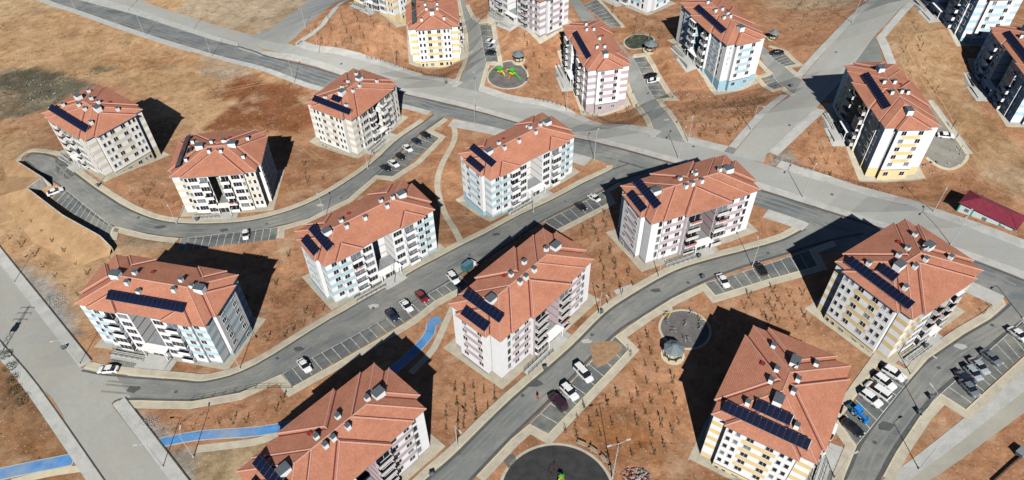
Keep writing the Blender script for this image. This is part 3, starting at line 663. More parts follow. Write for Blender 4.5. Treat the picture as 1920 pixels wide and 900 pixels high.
def roof_meshes(t):
    R = rects(t); s = TY[t]['s']; up = .16; mb = MB(); pcs = roof_pieces(R); sof = MB(); segs = {}
    Z = lambda x, y: H+up+s*rh(R, x, y)
    for P, sd in pcs:
        ar = sum(P[i][0]*P[(i+1) % len(P)][1]-P[(i+1) % len(P)][0]*P[i][1] for i in range(len(P)))
        if ar < 0: P = P[::-1]
        mb.poly([(x, y, Z(x, y)) for x, y in P], ROOF)
        sof.poly([(x, y, H-.02) for x, y in P][::-1], WHITE)
        for i in range(len(P)):
            p, q = Vector(P[i]), Vector(P[(i+1) % len(P)]); L = (q-p).length
            if L < .05: continue
            dr = (q-p)/L; n = Vector((-dr.y, dr.x))
            if rh(R, *p) < 1e-4 and rh(R, *q) < 1e-4 and rh(R, *((p+q)/2)) < 1e-4:
                sof.poly([(*p, H-.02), (*q, H-.02), (*q, H+up+.001), (*p, H+up+.001)], STEEL)
                continue
            k = max(1, int(L/.4))
            for b in range(k):
                mid = p.lerp(q, (b+.5)/k)
                cv = rh(R, *mid)-(rh(R, *(mid+n*.05))+rh(R, *(mid-n*.05)))/2
                if abs(cv) < 5e-3: continue
                dd = dr if (dr.x > 1e-6 or (abs(dr.x) < 1e-6 and dr.y > 0)) else -dr
                key = (round(math.atan2(dd.y, dd.x), 2), round(Vector((-dd.y, dd.x)).dot(mid), 1), cv > 0)
                u0, u1 = sorted((dd.dot(p.lerp(q, b/k)), dd.dot(p.lerp(q, (b+1)/k))))
                segs.setdefault(key, (dd.copy(), Vector((-dd.y, dd.x))*Vector((-dd.y, dd.x)).dot(mid), []))[2].append((u0, u1))
    caps = []
    for key, (dd, o, iv) in segs.items():
        iv.sort(); cur = list(iv[0]); out = []
        for a, b in iv[1:]:
            if a <= cur[1]+.06: cur[1] = max(cur[1], b)
            else: out.append(cur); cur = [a, b]
        out.append(cur)
        for a, b in out:
            if b-a < .5: continue
            p, q = o+dd*a, o+dd*b; m = MB(); n = Vector((-dd.y, dd.x))
            if key[2]:
                w, h = .15, .10
                A = [(*(p-n*w), Z(*p)-.05), (*(p-n*w*.6), Z(*p)+h), (*(p+n*w*.6), Z(*p)+h), (*(p+n*w), Z(*p)-.05)]
                B = [(*(q-n*w), Z(*q)-.05), (*(q-n*w*.6), Z(*q)+h), (*(q+n*w*.6), Z(*q)+h), (*(q+n*w), Z(*q)-.05)]
                for i in range(3): m.poly([A[i], B[i], B[i+1], A[i+1]][::-1], CAP)
                m.poly(A, CAP); m.poly(B[::-1], CAP); caps.append(('ridge_cap', m.mesh('ridge_cap')))
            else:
                w = .15; za, zb = Z(*p)+.035, Z(*q)+.035  # flat valley strip, its dark colour stands in for the shade of a step
                m.poly([(*(p-n*w), za), (*(q-n*w), zb), (*(q+n*w), zb), (*(p+n*w), za)][::-1], VALLEY_SHADE); caps.append(('valley_shade_strip', m.mesh('valley_shade_strip')))
    return mb.mesh('roof'), sof.mesh('eaves'), caps
OV = .48; HS = (H-.5)/5                      # eaves overhang, storey height
ZBOT = -5.0
def outline(t):
    """wall segments counter-clockwise: (p0, p1, columns) ; column = (u0, u1, kind) ; openings = (u, row kinds)"""
    q = TY[t]; A, B, d, e = q['A']-OV, q['B']-OV, q['d'], q['e']
    S = []
    def seg(p, r, kind, ops=(), bal=()): S.append((p, r, kind, ops, bal))
    N, Wd, T, TALL = 'narrow', 'wide', 'triple', 'pair'
    if t in ('L1', 'S'):
        x3 = (q['x3'] if t == 'L1' else q['x1'])-OV
        x2 = (q['x2'] if t == 'L1' else 0)+OV
        c = (q['c'] if t == 'L1' else q['y1'])-OV; yb = -B-d
    if t == 'L1':
        seg((-A, -B), (-x3, -B), 'S', [(A-x3-.95, Wd)])
        seg((-x3, -B), (-x3, yb), 'S')
        seg((-x3, yb), (-9.3, yb), 'S', [(x3-9.3-1.4, Wd)])
        seg((-9.3, yb), (-x2-.05, yb), 'S', (), [(.35, 9.3-x2-.5)])
        seg((-x2-.05, yb), (-2.7, yb), 'W', [((x2-2.7)/2, T)])
        seg((-2.7, yb), (-2.7, yb+5.2), 'W'); seg((-2.7, yb+5.2), (2.7, yb+5.2), 'W', [(2.7, 'round')]); seg((2.7, yb+5.2), (2.7, yb), 'W', ())
        seg((2.7, yb), (x2+.05, yb), 'W', [((x2-2.7)/2, T)])
        seg((x2+.05, yb), (9.3, yb), 'S', (), [(.25, 9.3-x2-.6)])
        seg((9.3, yb), (x3, yb), 'S', [(1.4, Wd)])
        seg((x3, yb), (x3, -B), 'S'); seg((x3, -B), (A, -B), 'S', [(.95, Wd)])
        for s in (1, -1):
            a, b, ee = s*A, s*B, s*e
            seg((a, -b), (a, -s*c), 'S')
            seg((a, -s*c), (a+ee, -s*c), 'W')
            seg((a+ee, -s*c), (a+ee, s*c), 'M', [(c-2.35, Wd), (c+2.35, Wd)])
            seg((a+ee, s*c), (a, s*c), 'W'); seg((a, s*c), (a, b), 'S')
            if s == 1:
                seg((A, B), (x3, B), 'S'); seg((x3, B), (x3, B+d), 'S'); seg((x3, B+d), (x2-2*OV, B+d), 'S', [(1.6, Wd), (4.6, Wd)])
                seg((x2-2*OV, B+d), (x2-2*OV, B), 'W'); seg((x2-2*OV, B), (-x2+2*OV, B), 'S', [(1.5, Wd), (4.8, Wd), (8.1, Wd)])
                seg((-x2+2*OV, B), (-x2+2*OV, B+d), 'W'); seg((-x2+2*OV, B+d), (-x3, B+d), 'S', [(1.6, Wd), (4.6, Wd)]); seg((-x3, B+d), (-x3, B), 'S'); seg((-x3, B), (-A, B), 'S')
    if t == 'L2':
        x1, x2, c = q['x1']-OV, q['x2']-OV, q['c']-OV; y1 = -B-d; y2 = y1-q['d2']
        seg((-A, -B), (-x1, -B), 'W', [(A-x1-.75, TALL)]); seg((-x1, -B), (-x1, y1), 'W')
        seg((-x1, y1), (-x2, y1), 'S', [(1.4, Wd), (4.4, Wd)]); seg((-x2, y1), (-x2, y2), 'W')
        seg((-x2, y2), (-2.3, y2), 'C', (), [(.45, x2-2.3-.15)])
        seg((-2.3, y2), (-2.3, y2+5), 'C'); seg((-2.3, y2+5), (2.3, y2+5), 'C', [(2.3, 'round')]); seg((2.3, y2+5), (2.3, y2), 'C')
        seg((2.3, y2), (x2, y2), 'C', (), [(.15, x2-2.3-.45)])
        seg((x2, y2), (x2, y1), 'W'); seg((x2, y1), (x1, y1), 'S', [(1.4, Wd), (4.4, Wd)]); seg((x1, y1), (x1, -B), 'W')
        seg((x1, -B), (A, -B), 'W', [(.75, TALL)])
        for s in (1, -1):
            a, b, ee = s*A, s*B, s*e
            seg((a, -b), (a, -s*c), 'W'); seg((a, -s*c), (a+ee, -s*c), 'W')
            seg((a+ee, -s*c), (a+ee, s*c), 'M', [(c-2.25, Wd), (c+2.25, Wd)])
            seg((a+ee, s*c), (a, s*c), 'W'); seg((a, s*c), (a, b), 'W')
            if s == 1:
                seg((A, B), (x1, B), 'W'); seg((x1, B), (x1, B+d), 'W'); seg((x1, B+d), (x2, B+d), 'S', [(1.4, Wd), (4.4, Wd)]); seg((x2, B+d), (x2, B+d+q['d2']), 'W')
                seg((x2, B+d+q['d2']), (-x2, B+d+q['d2']), 'S', [(1.7, Wd), (4.6, Wd), (7.2, Wd), (10.1, Wd)])
                seg((-x2, B+d+q['d2']), (-x2, B+d), 'W'); seg((-x2, B+d), (-x1, B+d), 'S', [(1.4, Wd), (4.4, Wd)]); seg((-x1, B+d), (-x1, B), 'W'); seg((-x1, B), (-A, B), 'W')
    if t == 'S':
        x1 = x3
        seg((-A, -B), (-x1, -B), 'S', [(A-x1-.8, N)]); seg((-x1, -B), (-x1, yb), 'S')
        seg((-x1, yb), (-7.3, yb), 'S', [(.5, N)])
        seg((-7.3, yb), (-4.3, yb), 'W', [(1.5, T)]); seg((-4.3, yb), (-1.5, yb), 'S', (), [(.2, 2.4)])
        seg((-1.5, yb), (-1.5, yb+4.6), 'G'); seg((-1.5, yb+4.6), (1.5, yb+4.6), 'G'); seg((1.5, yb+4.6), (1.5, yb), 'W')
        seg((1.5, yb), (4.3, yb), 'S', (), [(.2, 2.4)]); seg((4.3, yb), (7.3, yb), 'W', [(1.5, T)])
        seg((7.3, yb), (x1, yb), 'S', [(.4, N)]); seg((x1, yb), (x1, -B), 'W'); seg((x1, -B), (A, -B), 'S', [(.9, N), (2.3, N)])
        for s in (1, -1):
            a, b, ee = s*A, s*B, s*e
            seg((a, -b), (a, -s*c), 'S'); seg((a, -s*c), (a+ee, -s*c), 'W')
            seg((a+ee, -s*c), (a+ee, -s*3.1), 'W', [(c-5.4, N), (c-3.95, N)])
            seg((a+ee, -s*3.1), (a+ee, s*3.1), 'S', [(1.35, Wd), (4.85, Wd)])
            seg((a+ee, s*3.1), (a+ee, s*c), 'W', [(.85, N), (2.3, N)])
            seg((a+ee, s*c), (a, s*c), 'W'); seg((a, s*c), (a, b), 'S')
            if s == 1:
                seg((A, B), (x1, B), 'S'); seg((x1, B), (x1, B+d), 'W'); seg((x1, B+d), (3, B+d), 'W', [(1.4, Wd), (3.9, Wd)])
                seg((3, B+d), (-3, B+d), 'S', [(1.5, Wd), (4.5, Wd)]); seg((-3, B+d), (-x1, B+d), 'W', [(1.4, Wd), (3.9, Wd)]); seg((-x1, B+d), (-x1, B), 'W'); seg((-x1, B), (-A, B), 'S')
    return S
WIN = {}
def window_mesh(kind, glass):
    k = (kind, glass)
    if k in WIN: return WIN[k]
    w, h = {'narrow': (.72, 1.3), 'wide': (1.25, 1.3), 'triple': (2.3, 1.45), 'pair': (.9, 1.9), 'round': (.7, .7)}[kind]
    f = MB(); t = .07
    if kind == 'round':
        n = 12
        for i in range(n):
            a, b = 2*math.pi*i/n, 2*math.pi*(i+1)/n
            P = lambda r, y, t_: (r*math.cos(t_), y, r*math.sin(t_))
            f.poly([P(.35, -.06, a), P(.35, -.06, b), P(.44, -.06, b), P(.44, -.06, a)], FRAME)
            f.poly([P(.44, -.06, a), P(.44, -.06, b), P(.44, 0, b), P(.44, 0, a)], FRAME)
        g = MB(); g.poly([(.36*math.cos(-2*math.pi*i/n), -.03, .36*math.sin(-2*math.pi*i/n)) for i in range(n)][::-1], glass)
    else:
        f.box((0, -.02, h/2+t/2), (w/2+t, .05, t/2), FRAME); f.box((0, -.04, -h/2-t/2), (w/2+t+.05, .09, t/2), FRAME)
        f.box((-w/2-t/2, -.02, 0), (t/2, .05, h/2), FRAME); f.box((w/2+t/2, -.02, 0), (t/2, .05, h/2), FRAME)
        n = {'narrow': 1, 'wide': 2, 'triple': 3, 'pair': 1}[kind]
        for i in range(1, n): f.box((-w/2+w*i/n, -.02, 0), (.025, .04, h/2), FRAME)
        g = MB(); g.poly([(-w/2, -.015, -h/2), (w/2, -.015, -h/2), (w/2, -.015, h/2), (-w/2, -.015, h/2)], glass)
    WIN[k] = (f.mesh('window'), g.mesh('pane')); return WIN[k]
BAL = {}
def balcony_mesh(w, style, colm, gl=GLASS):
    k = (round(w, 2), style, colm.name, gl.name)
    if k in BAL: return BAL[k]
    pr = 1.05; b = MB()
    b.box((w/2, -pr/2, .02), (w/2, pr/2-.001, .08), WHITE)
    if style != 'glazed':
        b.box((w/2, -pr+.05, .55), (w/2, .05, .45), colm); b.box((.05, -pr/2, .55), (.05, pr/2-.1, .45), colm); b.box((w-.05, -pr/2, .55), (.05, pr/2-.1, .45), colm)
        b.box((w/2, -pr+.05, 1.03), (w/2+.02, .08, .03), DARK)
    else:
        b.box((w/2, -pr+.05, .4), (w/2, .05, .3), colm); b.box((w/2, -pr/2, 1.45), (w/2-.03, pr/2-.03, .75), GLASS)
        for x in (.03, w/3, w*2/3, w-.03): b.box((x, -pr+.02, 1.45), (.03, .03, .75), FRAME)
        b.box((w/2, -pr/2, 2.25), (w/2, pr/2, .05), WHITE)
    d = MB(); d.poly([(.15, -.02, .1), (w-.15, -.02, .1), (w-.15, -.02, 2.15), (.15, -.02, 2.15)], gl)
    d.box((w/2, -.03, 2.19), (w/2-.1, .04, .04), FRAME); d.box((w*.55, -.03, 1.12), (.03, .03, 1.02), FRAME)
    l = None
    if style == 'laundry':
        l = MB(); rr = random.Random(int(w*100))
        x = .3
        while x < w-.4:
            ww = rr.uniform(.25, .5); l.box((x+ww/2, -pr-.06, .75), (ww/2, .012, .3), mat(rr.choice(['cloth_a', 'cloth_b', 'cloth_c']), rr.choice([(.5, .12, .1), (.12, .2, .4), (.6, .6, .55)]), .9)); x += ww+.1
        l = l.mesh('laundry')
    BAL[k] = (b.mesh('balcony'), d.mesh('balcony_door'), l); return BAL[k]
CACHE = {}
def roof_cache(t):
    if t not in CACHE: CACHE[t] = roof_meshes(t)
    return CACHE[t]
VENT = {}
def vent_mesh(kind):
    if kind in VENT: return VENT[kind]
    b = MB(); c = MB()
    if kind == 'small':
        b.box((0, 0, .15), (.42, .42, .85), WHITE); c.box((0, 0, 1.16), (.47, .47, .05), SLATE); c.box((0, 0, 1.05), (.34, .34, .06), DARK)
    else:
        b.box((0, 0, .35), (1.05, .8, 1.0), WHITE); c.box((0, 0, 1.44), (1.13, .88, .05), SLATE); c.box((0, 0, 1.37), (.95, .7, .03), DARK)
    VENT[kind] = (b.mesh('vent_stack'), c.mesh('vent_cap')); return VENT[kind]
DESC = {
 'A': 'beige block at the far left dead end of the curved street', 'B': 'beige block with its balcony front over the bend of the curved street',
 'C': 'beige block where the curved street reaches the avenue', 'D': 'long pale blue block between the curved and the central street',
 'E': 'pale blue block between the winding footpath and the avenue', 'F': 'pale blue block in the corner beside the wide grey west road',
 'G': 'long mauve block nearest the avenue crossroads', 'H': 'long mauve block in the middle of the estate', 'I': 'yellow and white block at the corner of the avenue on the right',
 'J': 'yellow and white block beside the lot with the blue tractor', 'K': 'mauve block at the bottom edge with its roof cut by the frame',
 'M': 'mauve block across the avenue between the two small playgrounds', 'N': 'blue and white block across the avenue with the white marked gable wall',
 'P': 'yellow and white block east of the pale north east road', 'Q': 'yellow block at the top beside the north street', 'W': 'blue block half cut off by the right edge',
 'R': 'yellow block mostly cut off at the top behind the fuller yellow one', 'U': 'mauve block cut off by the top edge', 'V': 'blue block cut off at the top above the small green playground', 'X': 'blue and white block in the top right corner'}
SHORT = {'A': 'far left beige block', 'B': 'beige block on the street bend', 'C': 'beige block beside the avenue', 'D': 'pale blue block between the two streets', 'E': 'pale blue block beside the footpath', 'F': 'pale blue block beside the west road', 'G': 'mauve block nearest the crossroads', 'H': 'central mauve block', 'I': 'yellow block on the avenue corner', 'J': 'yellow block by the blue tractor', 'K': 'mauve block cut by the bottom edge', 'M': 'mauve block between small playgrounds', 'N': 'blue block with lettered gable', 'P': 'yellow block east of the pale road', 'Q': 'yellow block beside the north street', 'W': 'blue block on the right edge', 'U': 'mauve block cut by the top edge', 'X': 'blue block in the top right corner'}
ROOFX = {
'A':dict(s=[(-8.3,4.7),(-2.3,2.3),(-2.0,-1.9),(1.4,-2.0),(-7.7,-4.1),(8.0,4.2),(7.7,-4.3),(1.3,2.4)],b=[(-6.5,0.5),(4.5,0.2)],a=[((-10.3,-6.9),(9.4,-6.9))]),
'B':dict(s=[(-7.7,4.1),(-1.8,2.3),(-1.6,-2.1),(1.7,-2.3),(-7.8,-4.1),(7.9,4.1),(8.0,-4.4),(1.5,2.3)],b=[(-4.7,0.3),(4.4,0.2)],a=[((-9.8,7.5),(-9.8,-6.9)),((-7.6,1.0),(-7.6,-1.1))]),
'C':dict(s=[(7.8,4.4),(2.2,3.1),(-1.5,2.4),(-7.8,4.2),(-7.8,-4.5),(-1.4,-2.1),(1.9,-2.1),(7.9,-4.2)],b=[(5.1,0.7),(-4.2,0.1)],a=[((-9.8,7.6),(-9.8,-7.7)),((-7.1,1.9),(-7.1,-1.7))]),
'D':dict(s=[(-5.8,1.0),(-5.7,-1.4),(-0.7,-1.6),(5.7,-1.4),(5.5,1.2),(8.3,0.1)],b=[(-10.3,-0.1),(10.9,0.3)],a=[((-12.2,4.5),(-12.2,-5.0)),((-15.1,3.2),(-15.1,-3.4))]),
'E':dict(s=[(-5.7,1.4),(-5.8,-1.3),(-0.7,-1.4),(5.8,1.5),(8.6,0.4),(5.5,-1.3)],b=[(-10.2,0.2),(11.4,0.6)],a=[((-12.1,5.8),(-12.1,-4.8)),((-15.2,3.3),(-15.2,-3.6))]),
'F':dict(s=[(-5.6,1.5),(-5.6,-1.5),(-2.0,-3.0),(5.7,-1.3),(5.6,1.7),(9.0,0.4)],b=[(-9.2,-0.1),(10.8,0.3)],a=[((-8.8,-4.75),(9.8,-4.75))]),
'G':dict(s=[(-2.2,1.8),(2.3,1.9),(-2.5,-1.3),(-0.6,-1.2),(2.0,-1.2),(8.4,0.6)],b=[(-10.0,0.1),(10.8,0.2)],a=[((-12.0,6.3),(-12.0,-4.4)),((-15.1,3.5),(-15.1,-3.4))]),
'H':dict(s=[(-1.9,1.8),(2.8,2.2),(-2.4,-1.2),(-0.5,-1.2),(2.3,-1.1),(8.8,1.0)],b=[(-9.9,0.2),(11.2,0.3)],a=[((-11.9,5.8),(-11.9,-4.8)),((-15.0,3.4),(-15.0,-3.6))]),
'I':dict(s=[(7.2,4.4),(1.5,2.4),(-1.8,2.2),(-8.0,4.5),(1.6,-1.8),(-2.0,-1.8),(-7.6,-4.0),(7.5,-4.0)],b=[(5.7,0.3),(-4.5,0.1)],a=[((-10.3,7.9),(-10.3,-7.6)),((-7.4,2.5),(-7.4,-1.5))]),
'J':dict(s=[(7.5,4.5),(1.8,2.3),(-1.2,2.5),(1.5,-1.7),(-1.5,-1.7),(-7.4,4.6),(-7.5,-4.3),(7.5,-3.7)],b=[(5.2,-0.1),(-4.7,0.1)],a=[((-9.9,8.1),(-9.9,-7.3)),((-7.2,3.4),(-7.2,-3.2))]),
'K':dict(s=[(-2.4,1.2),(2.7,1.8),(-2.3,-1.3),(-0.5,-1.2),(2.6,-1.3),(8.6,0.7)],b=[(10.8,0.3),(-9.9,0.2)],a=[((-11.9,5.8),(-11.9,-4.8)),((-15.0,3.4),(-15.0,-3.6))]),
'M':dict(s=[(-10.4,-0.4),(-6.4,-1.4),(-5.8,1.0),(0.7,1.0),(5.7,-1.4),(6.2,1.1)],b=[(10.5,0.0)],a=[((-7.8,-5.4),(9.7,-5.4))]),
'N':dict(s=[(-2.4,-1.6),(-2.2,0.8),(1.2,0.8),(3.2,0.6),(2.8,-1.5),(-8.4,-1.1)],b=[(10.4,0.2)],a=[((-8.7,-5.25),(9.5,-5.25))]),
'P':dict(s=[(-2.7,-1.6),(-2.3,1.1),(2.6,-1.5),(2.3,1.2),(1.9,3.3)],b=[(-8.7,-0.4),(10.8,-0.1)],a=[((-8.0,-4.85),(8.6,-4.85))]),
'Q':dict(s=[(-7.9,4.2),(-1.8,2.1),(-8.0,-4.2),(-2.1,-2.0),(1.5,-2.1),(2.0,2.5)],b=[(-4.7,0.1)],a=[((9.7,6.95),(1.0,6.95)),((-.2,6.95),(-9.7,6.95))]),
'W':dict(s=[(-6.5,-2.8),(-5.7,1.4),(5.7,1.4)],b=[(-10.4,0)],a=[((-10.3,-5.4),(9,-5.4))]),
'R':dict(s=[(7.7,4),(-7.7,-4)],b=[(5,.1)],a=[]), 'U':dict(s=[(5.7,-1.4),(5.7,1.4)],b=[(10.5,0)],a=[((-7.8,-5.4),(9.7,-5.4))]), 'V':dict(s=[],b=[],a=[]), 'X':dict(s=[],b=[],a=[((-7.8,-5.4),(9.7,-5.4))])}
NEAR = set('ABCDEFGHIJKPQMN')
EXPOSED = {'A': 'R', 'I': 'L', 'J': 'L', 'Q': 'L', 'C': 'L', 'P': 'R', 'N': 'R', 'M': 'R', 'U': 'R', 'R': 'R', 'G': 'L', 'F': 'R'}
def block(n):
    x, y, ez, th, t, sc = BL[n]; q = TY[t]; colm, plinth = SCH[sc]; z0 = ez-H+ZC; rz = math.radians(th)
    R0 = random.Random(n)
    root = bpy.data.objects.new('apartment_block', None); COL.objects.link(root); root.location = (x, y, z0); root.rotation_euler = (0, 0, rz)
    root.empty_display_size = .1
    tag(root, DESC[n], 'apartment block', 'five storey apartment blocks with hipped red tile roofs')
    white = CREAM if sc == 'beige' else WHITE
    rm, sm, caps = roof_cache(t)
    roof = obj('roof', rm, root); obj('eaves', sm, roof)
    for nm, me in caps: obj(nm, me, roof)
    X = ROOFX[n]; R = rects(t)
    for kind, L in (('small', X['s']), ('big', X['b'])):
        for (vx, vy) in L:
            b, c = vent_mesh(kind); zz = H+.16+q['s']*rh(R, vx, vy)
            o = obj('vent_stack', b, roof, (vx, vy, zz), R0.choice((0, math.pi/2)) if kind == 'small' else 0)
            obj('vent_cap', c, roof, (vx, vy, zz))
    hx, hy = (-2.6, 3.2) if t != 'S' else (2.6, 5.0)
    hb = MB(); hz = H+.16+q['s']*rh(R, hx, hy); hb.box((hx, hy, hz+.1), (.42, .42, .14), RED); obj('roof_hatch', hb, roof)
    if n in 'JGBEI':
        dx, dy = {'J': (3.4, -.7), 'G': (1.9, 2.6), 'B': (2.6, .9), 'E': (5.0, 2.2), 'I': (3.2, -.2)}[n]; dz = H+.2+q['s']*rh(R, dx, dy)
        for k in range(2):
            d = MB(); r = .42; cx = dx+k*.9; d.tube((cx, dy, dz-.2), (cx, dy, dz+.7), .04, .04, STEEL)
            for i in range(10):
                a, b = 2*math.pi*i/10, 2*math.pi*(i+1)/10; f = lambda u, rr: (cx+rr*math.cos(u), dy-.12-(.12 if rr else 0)*-1+.0, dz+.9+rr*math.sin(u))
                d.poly([f(a, r), f(b, r), (cx, dy, dz+.9)], FRAME)
            obj('satellite_dish', d, roof)
    wall_ = MB(); wins = []; bals = []; pipes = MB()
    ex = EXPOSED.get(n)
    for (p0, p1, kind, ops, bal) in outline(t):
        p0, p1 = Vector(p0), Vector(p1); L = (p1-p0).length; d = (p1-p0)/L; a = math.atan2(d.y, d.x)
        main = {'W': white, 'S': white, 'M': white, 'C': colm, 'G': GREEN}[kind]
        def quad(u0, u1, za, zb, M):
            A, B = p0+d*u0, p0+d*u1; wall_.poly([(*A, za), (*B, za), (*B, zb), (*A, zb)], M)
        quad(0, L, ZBOT, -.05, plinth); quad(0, L, -.05, .18, plinth if kind != 'W' else white)
        if kind in 'SM':
            sp = [(0, L)] if kind == 'S' else [(1.55, L-1.55)]
            if kind == 'M': quad(0, 1.55, .18, H-.02, white); quad(L-1.55, L, .18, H-.02, white)
            for u0, u1 in sp:
                z = .18
                for k in range(1, 5):
                    fz = .5+HS*k; quad(u0, u1, z, fz-.62, white); quad(u0, u1, fz-.62, fz+.62, colm); z = fz+.62
                quad(u0, u1, z, H-.02, white)
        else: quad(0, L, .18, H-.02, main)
        for u, wk in ops:
            c = p0+d*u
            for k in range(5):
                if wk == 'round' and k not in (2, 3): continue
                wins.append((wk, (c.x, c.y, .5+HS*(k+.56)), a))
            side = 'R' if (abs(d.x) < .1 and p0.x > 0) else ('L' if abs(d.x) < .1 else '')
            if ex == side and wk in ('wide', 'narrow') and u < L*.9: wins.append((wk, (c.x, c.y, -1.35), a))
        for u0, w in bal:
            c = p0+d*u0
            for k in range(5): bals.append((w, (c.x, c.y, .5+HS*k-.1), a, k))
    # dark drip line over the plinth on the two gable ends, and rain pipes at the corners
    A, B = q['A']-OV, q['B']-OV
    obj('wall', wall_, root)
    for (sx, sy) in ((-1, -1), (1, -1), (-1, 1), (1, 1)):
        pp = MB(); cx = sx*(A+.06); cy = sy*(q.get('c', q.get('y1'))-OV+.25); pp.tube((cx, cy, .2), (cx, cy, H-.05), .05, .05, STEEL, 5); obj('rain_pipe', pp, root)
    for (sgn, nm) in ((-1, 'L'), (1, 'R')):
        c = q.get('c', q.get('y1'))-OV; m = MB(); m.box((sgn*(A+q['e']+.03), 0, .06), (.03, c, .06), DARK); obj('drip_line', m, root)
    # storey lines inside the entrance recess
    yb_ = -B-q['d']-(q.get('d2', 0))-.0; rw = {'L1': 2.7, 'L2': 2.3, 'S': 1.5}[t]; rd = {'L1': 5.2, 'L2': 5.0, 'S': 4.6}[t]
    for k in range(1, 5):
        fl = MB(); zz = .5+HS*k
        for sx in (-1, 1): fl.box((sx*(rw-.025), yb_+rd/2, zz), (.025, rd/2-.02, .05), DARK)
        fl.box((0, yb_+rd-.025, zz), (rw-.06, .025, .05), DARK); obj('storey_line', fl, root)
    for wk, loc, a in wins:
        g = GLASS if R0.random() < .72 else GLASS2
        fm, pm = window_mesh(wk, g); o = obj('window', fm, root, loc, a)
        obj('pane', pm, o)
    for w, loc, a, k in bals:
        st = R0.choice(['open', 'open', 'laundry', 'glazed', 'open']) if sc != 'mauve' else R0.choice(['open', 'laundry', 'open', 'open', 'glazed'])
        bm_, dm, lm = balcony_mesh(w, st, white if sc in ('blue', 'beige') else mat('balcony_parapet', (.62, .58, .54), .8, .06, .8), GLASS if R0.random() < .45 else GLASS2)
        o = obj('balcony', bm_, root, loc, a); obj('balcony_door', dm, o)
        if lm: obj('laundry', lm, o)
    # entrance
    yb = -B-q['d']-(q.get('d2', 0)); hw = {'L1': 2.7, 'L2': 2.3, 'S': 1.5}[t]
    po = MB(); po.box((0, yb+1.6, 1.75), (hw-.01, 2.2, 1.25), white, skip=(0,)); po.box((0, yb-.75, 3.02), (hw+.4, 1.0, .1), white); po.box((0, yb+1.9, 3.06), (hw-.1, 1.7, .04), STEEL)
    po.box((0, yb+1.6, -2.25), (hw-.01, 2.2, 2.75), PAVE2)
    po.tube((-hw, yb-1.5, .2), (-hw, yb-1.5, 2.95), .12, .12, white); po.tube((hw, yb-1.5, .2), (hw, yb-1.5, 2.95), .12, .12, white)
    obj('entrance_porch', po, root)
    dr = MB(); dr.poly([(-1.3, yb-.62, .3), (1.3, yb-.62, .3), (1.3, yb-.62, 2.35), (-1.3, yb-.62, 2.35)], GLASS)
    for xx in (-1.33, 0, 1.33): dr.box((xx, yb-.64, 1.35), (.05, .03, 1.08), FRAME)
    obj('entrance_door', dr, root)
    rp = MB(); ln = 4.2 if t != 'S' else 3.6
    rp.box((-hw-ln, yb-2.2, -.55), (ln, .75, .85), PAVE2); rp.box((0, yb-2.4, -.45), (hw+.4, 1.7, .72), PAVE2)
    obj('access_ramp', rp, root)
    for yy in (yb-1.55, yb-2.85):
        rl = MB()
        for zz in (.85, 1.2): rl.box((-hw-ln, yy, zz), (ln, .03, .025), DARK)
        for i in range(7): rl.box((-hw-2*ln*i/6*.98-.05, yy, .72), (.025, .025, .45), DARK)
        obj('railing', rl, root)
    # pavement round the foot of the block and the forecourt
    ca, sa = math.cos(rz), math.sin(rz); WP = lambda u, v: (x+ca*u-sa*v, y+sa*u+ca*v)
    g1 = .55; a2, b2 = q['A']+q['e']+g1, q['B']+q['d']+q.get('d2', 0)+g1
    drape('apron', [[WP(-a2, -b2), WP(a2, -b2), WP(a2, b2), WP(-a2, b2)]], .035, PAVE)
    ext = {'A': 7, 'B': 5.5, 'C': 5.5, 'D': 8.5, 'E': 6.5, 'F': 8, 'G': 7, 'H': 7, 'I': 7, 'J': 8, 'K': 7}.get(n, 5)
    fw = hw+1.2
    drape('forecourt', [[WP(-fw, -b2-ext+1), WP(fw+.6, -b2-ext+1), WP(fw+.6, -b2+.2), WP(-fw-7, -b2+.2), WP(-fw-7, -b2-2.6), WP(-fw, -b2-2.6)]], .05, PAVE2)
    # solar arrays: things of their own that stand on the roof
    for i, (p, r) in enumerate(X['a']):
        p, r = Vector(p), Vector(r); L = (r-p).length; dd = (r-p)/L; inn = Vector((-dd.y, dd.x))
        if inn.dot(-(p+r)/2) < 0: inn = -inn
        dep = 1.75; small = (p+r).length/2 < 7.7 and t == 'S'
        npan = max(2, round(L/1.12)); lo = H+.16+q['s']*rh(R, *((p+r)/2-inn*dep*.5))+.35; hi = lo+1.05
        sr = bpy.data.objects.new('solar_array', None); COL.objects.link(sr); sr.location = root.location; sr.rotation_euler = root.rotation_euler; sr.empty_display_size = .1
        which = {0: 'longer' if len(X['a']) > 1 else 'single', 1: 'shorter'}[i]
        if n == 'Q': which = {0: 'upper', 1: 'lower'}[i]
        tag(sr, which+' solar panel row on the '+SHORT[n], 'solar panels', 'solar panel rows on the tiled roofs')
        fr = MB(); wd = L/npan
        for k in range(npan+1):
            c = p+dd*(k*wd); a_, b_ = c-inn*dep/2, c+inn*dep/2
            if k % 2 == 0:
                fr.tube((*a_, lo-.5), (*a_, lo+.02), .04, .04, STEEL, 4, False); fr.tube((*b_, lo-.2), (*b_, hi), .04, .04, STEEL, 4, False)
                fr.tube((*b_, hi-.05), (*(a_+inn*.5), lo-.2), .03, .03, STEEL, 4, False)
        for (c, z) in ((-inn*dep/2, lo-.04), (inn*dep/2, hi-.04)): fr.tube((*(p+c), z), (*(r+c), z), .035, .035, STEEL, 4)
        obj('frame', fr, sr)
        pm = MB()
        u0, u1 = .03, wd-.03
        P3 = lambda u, v, e=0: (*(dd*u+inn*(v-.5)*dep), (hi-lo)*v+e)
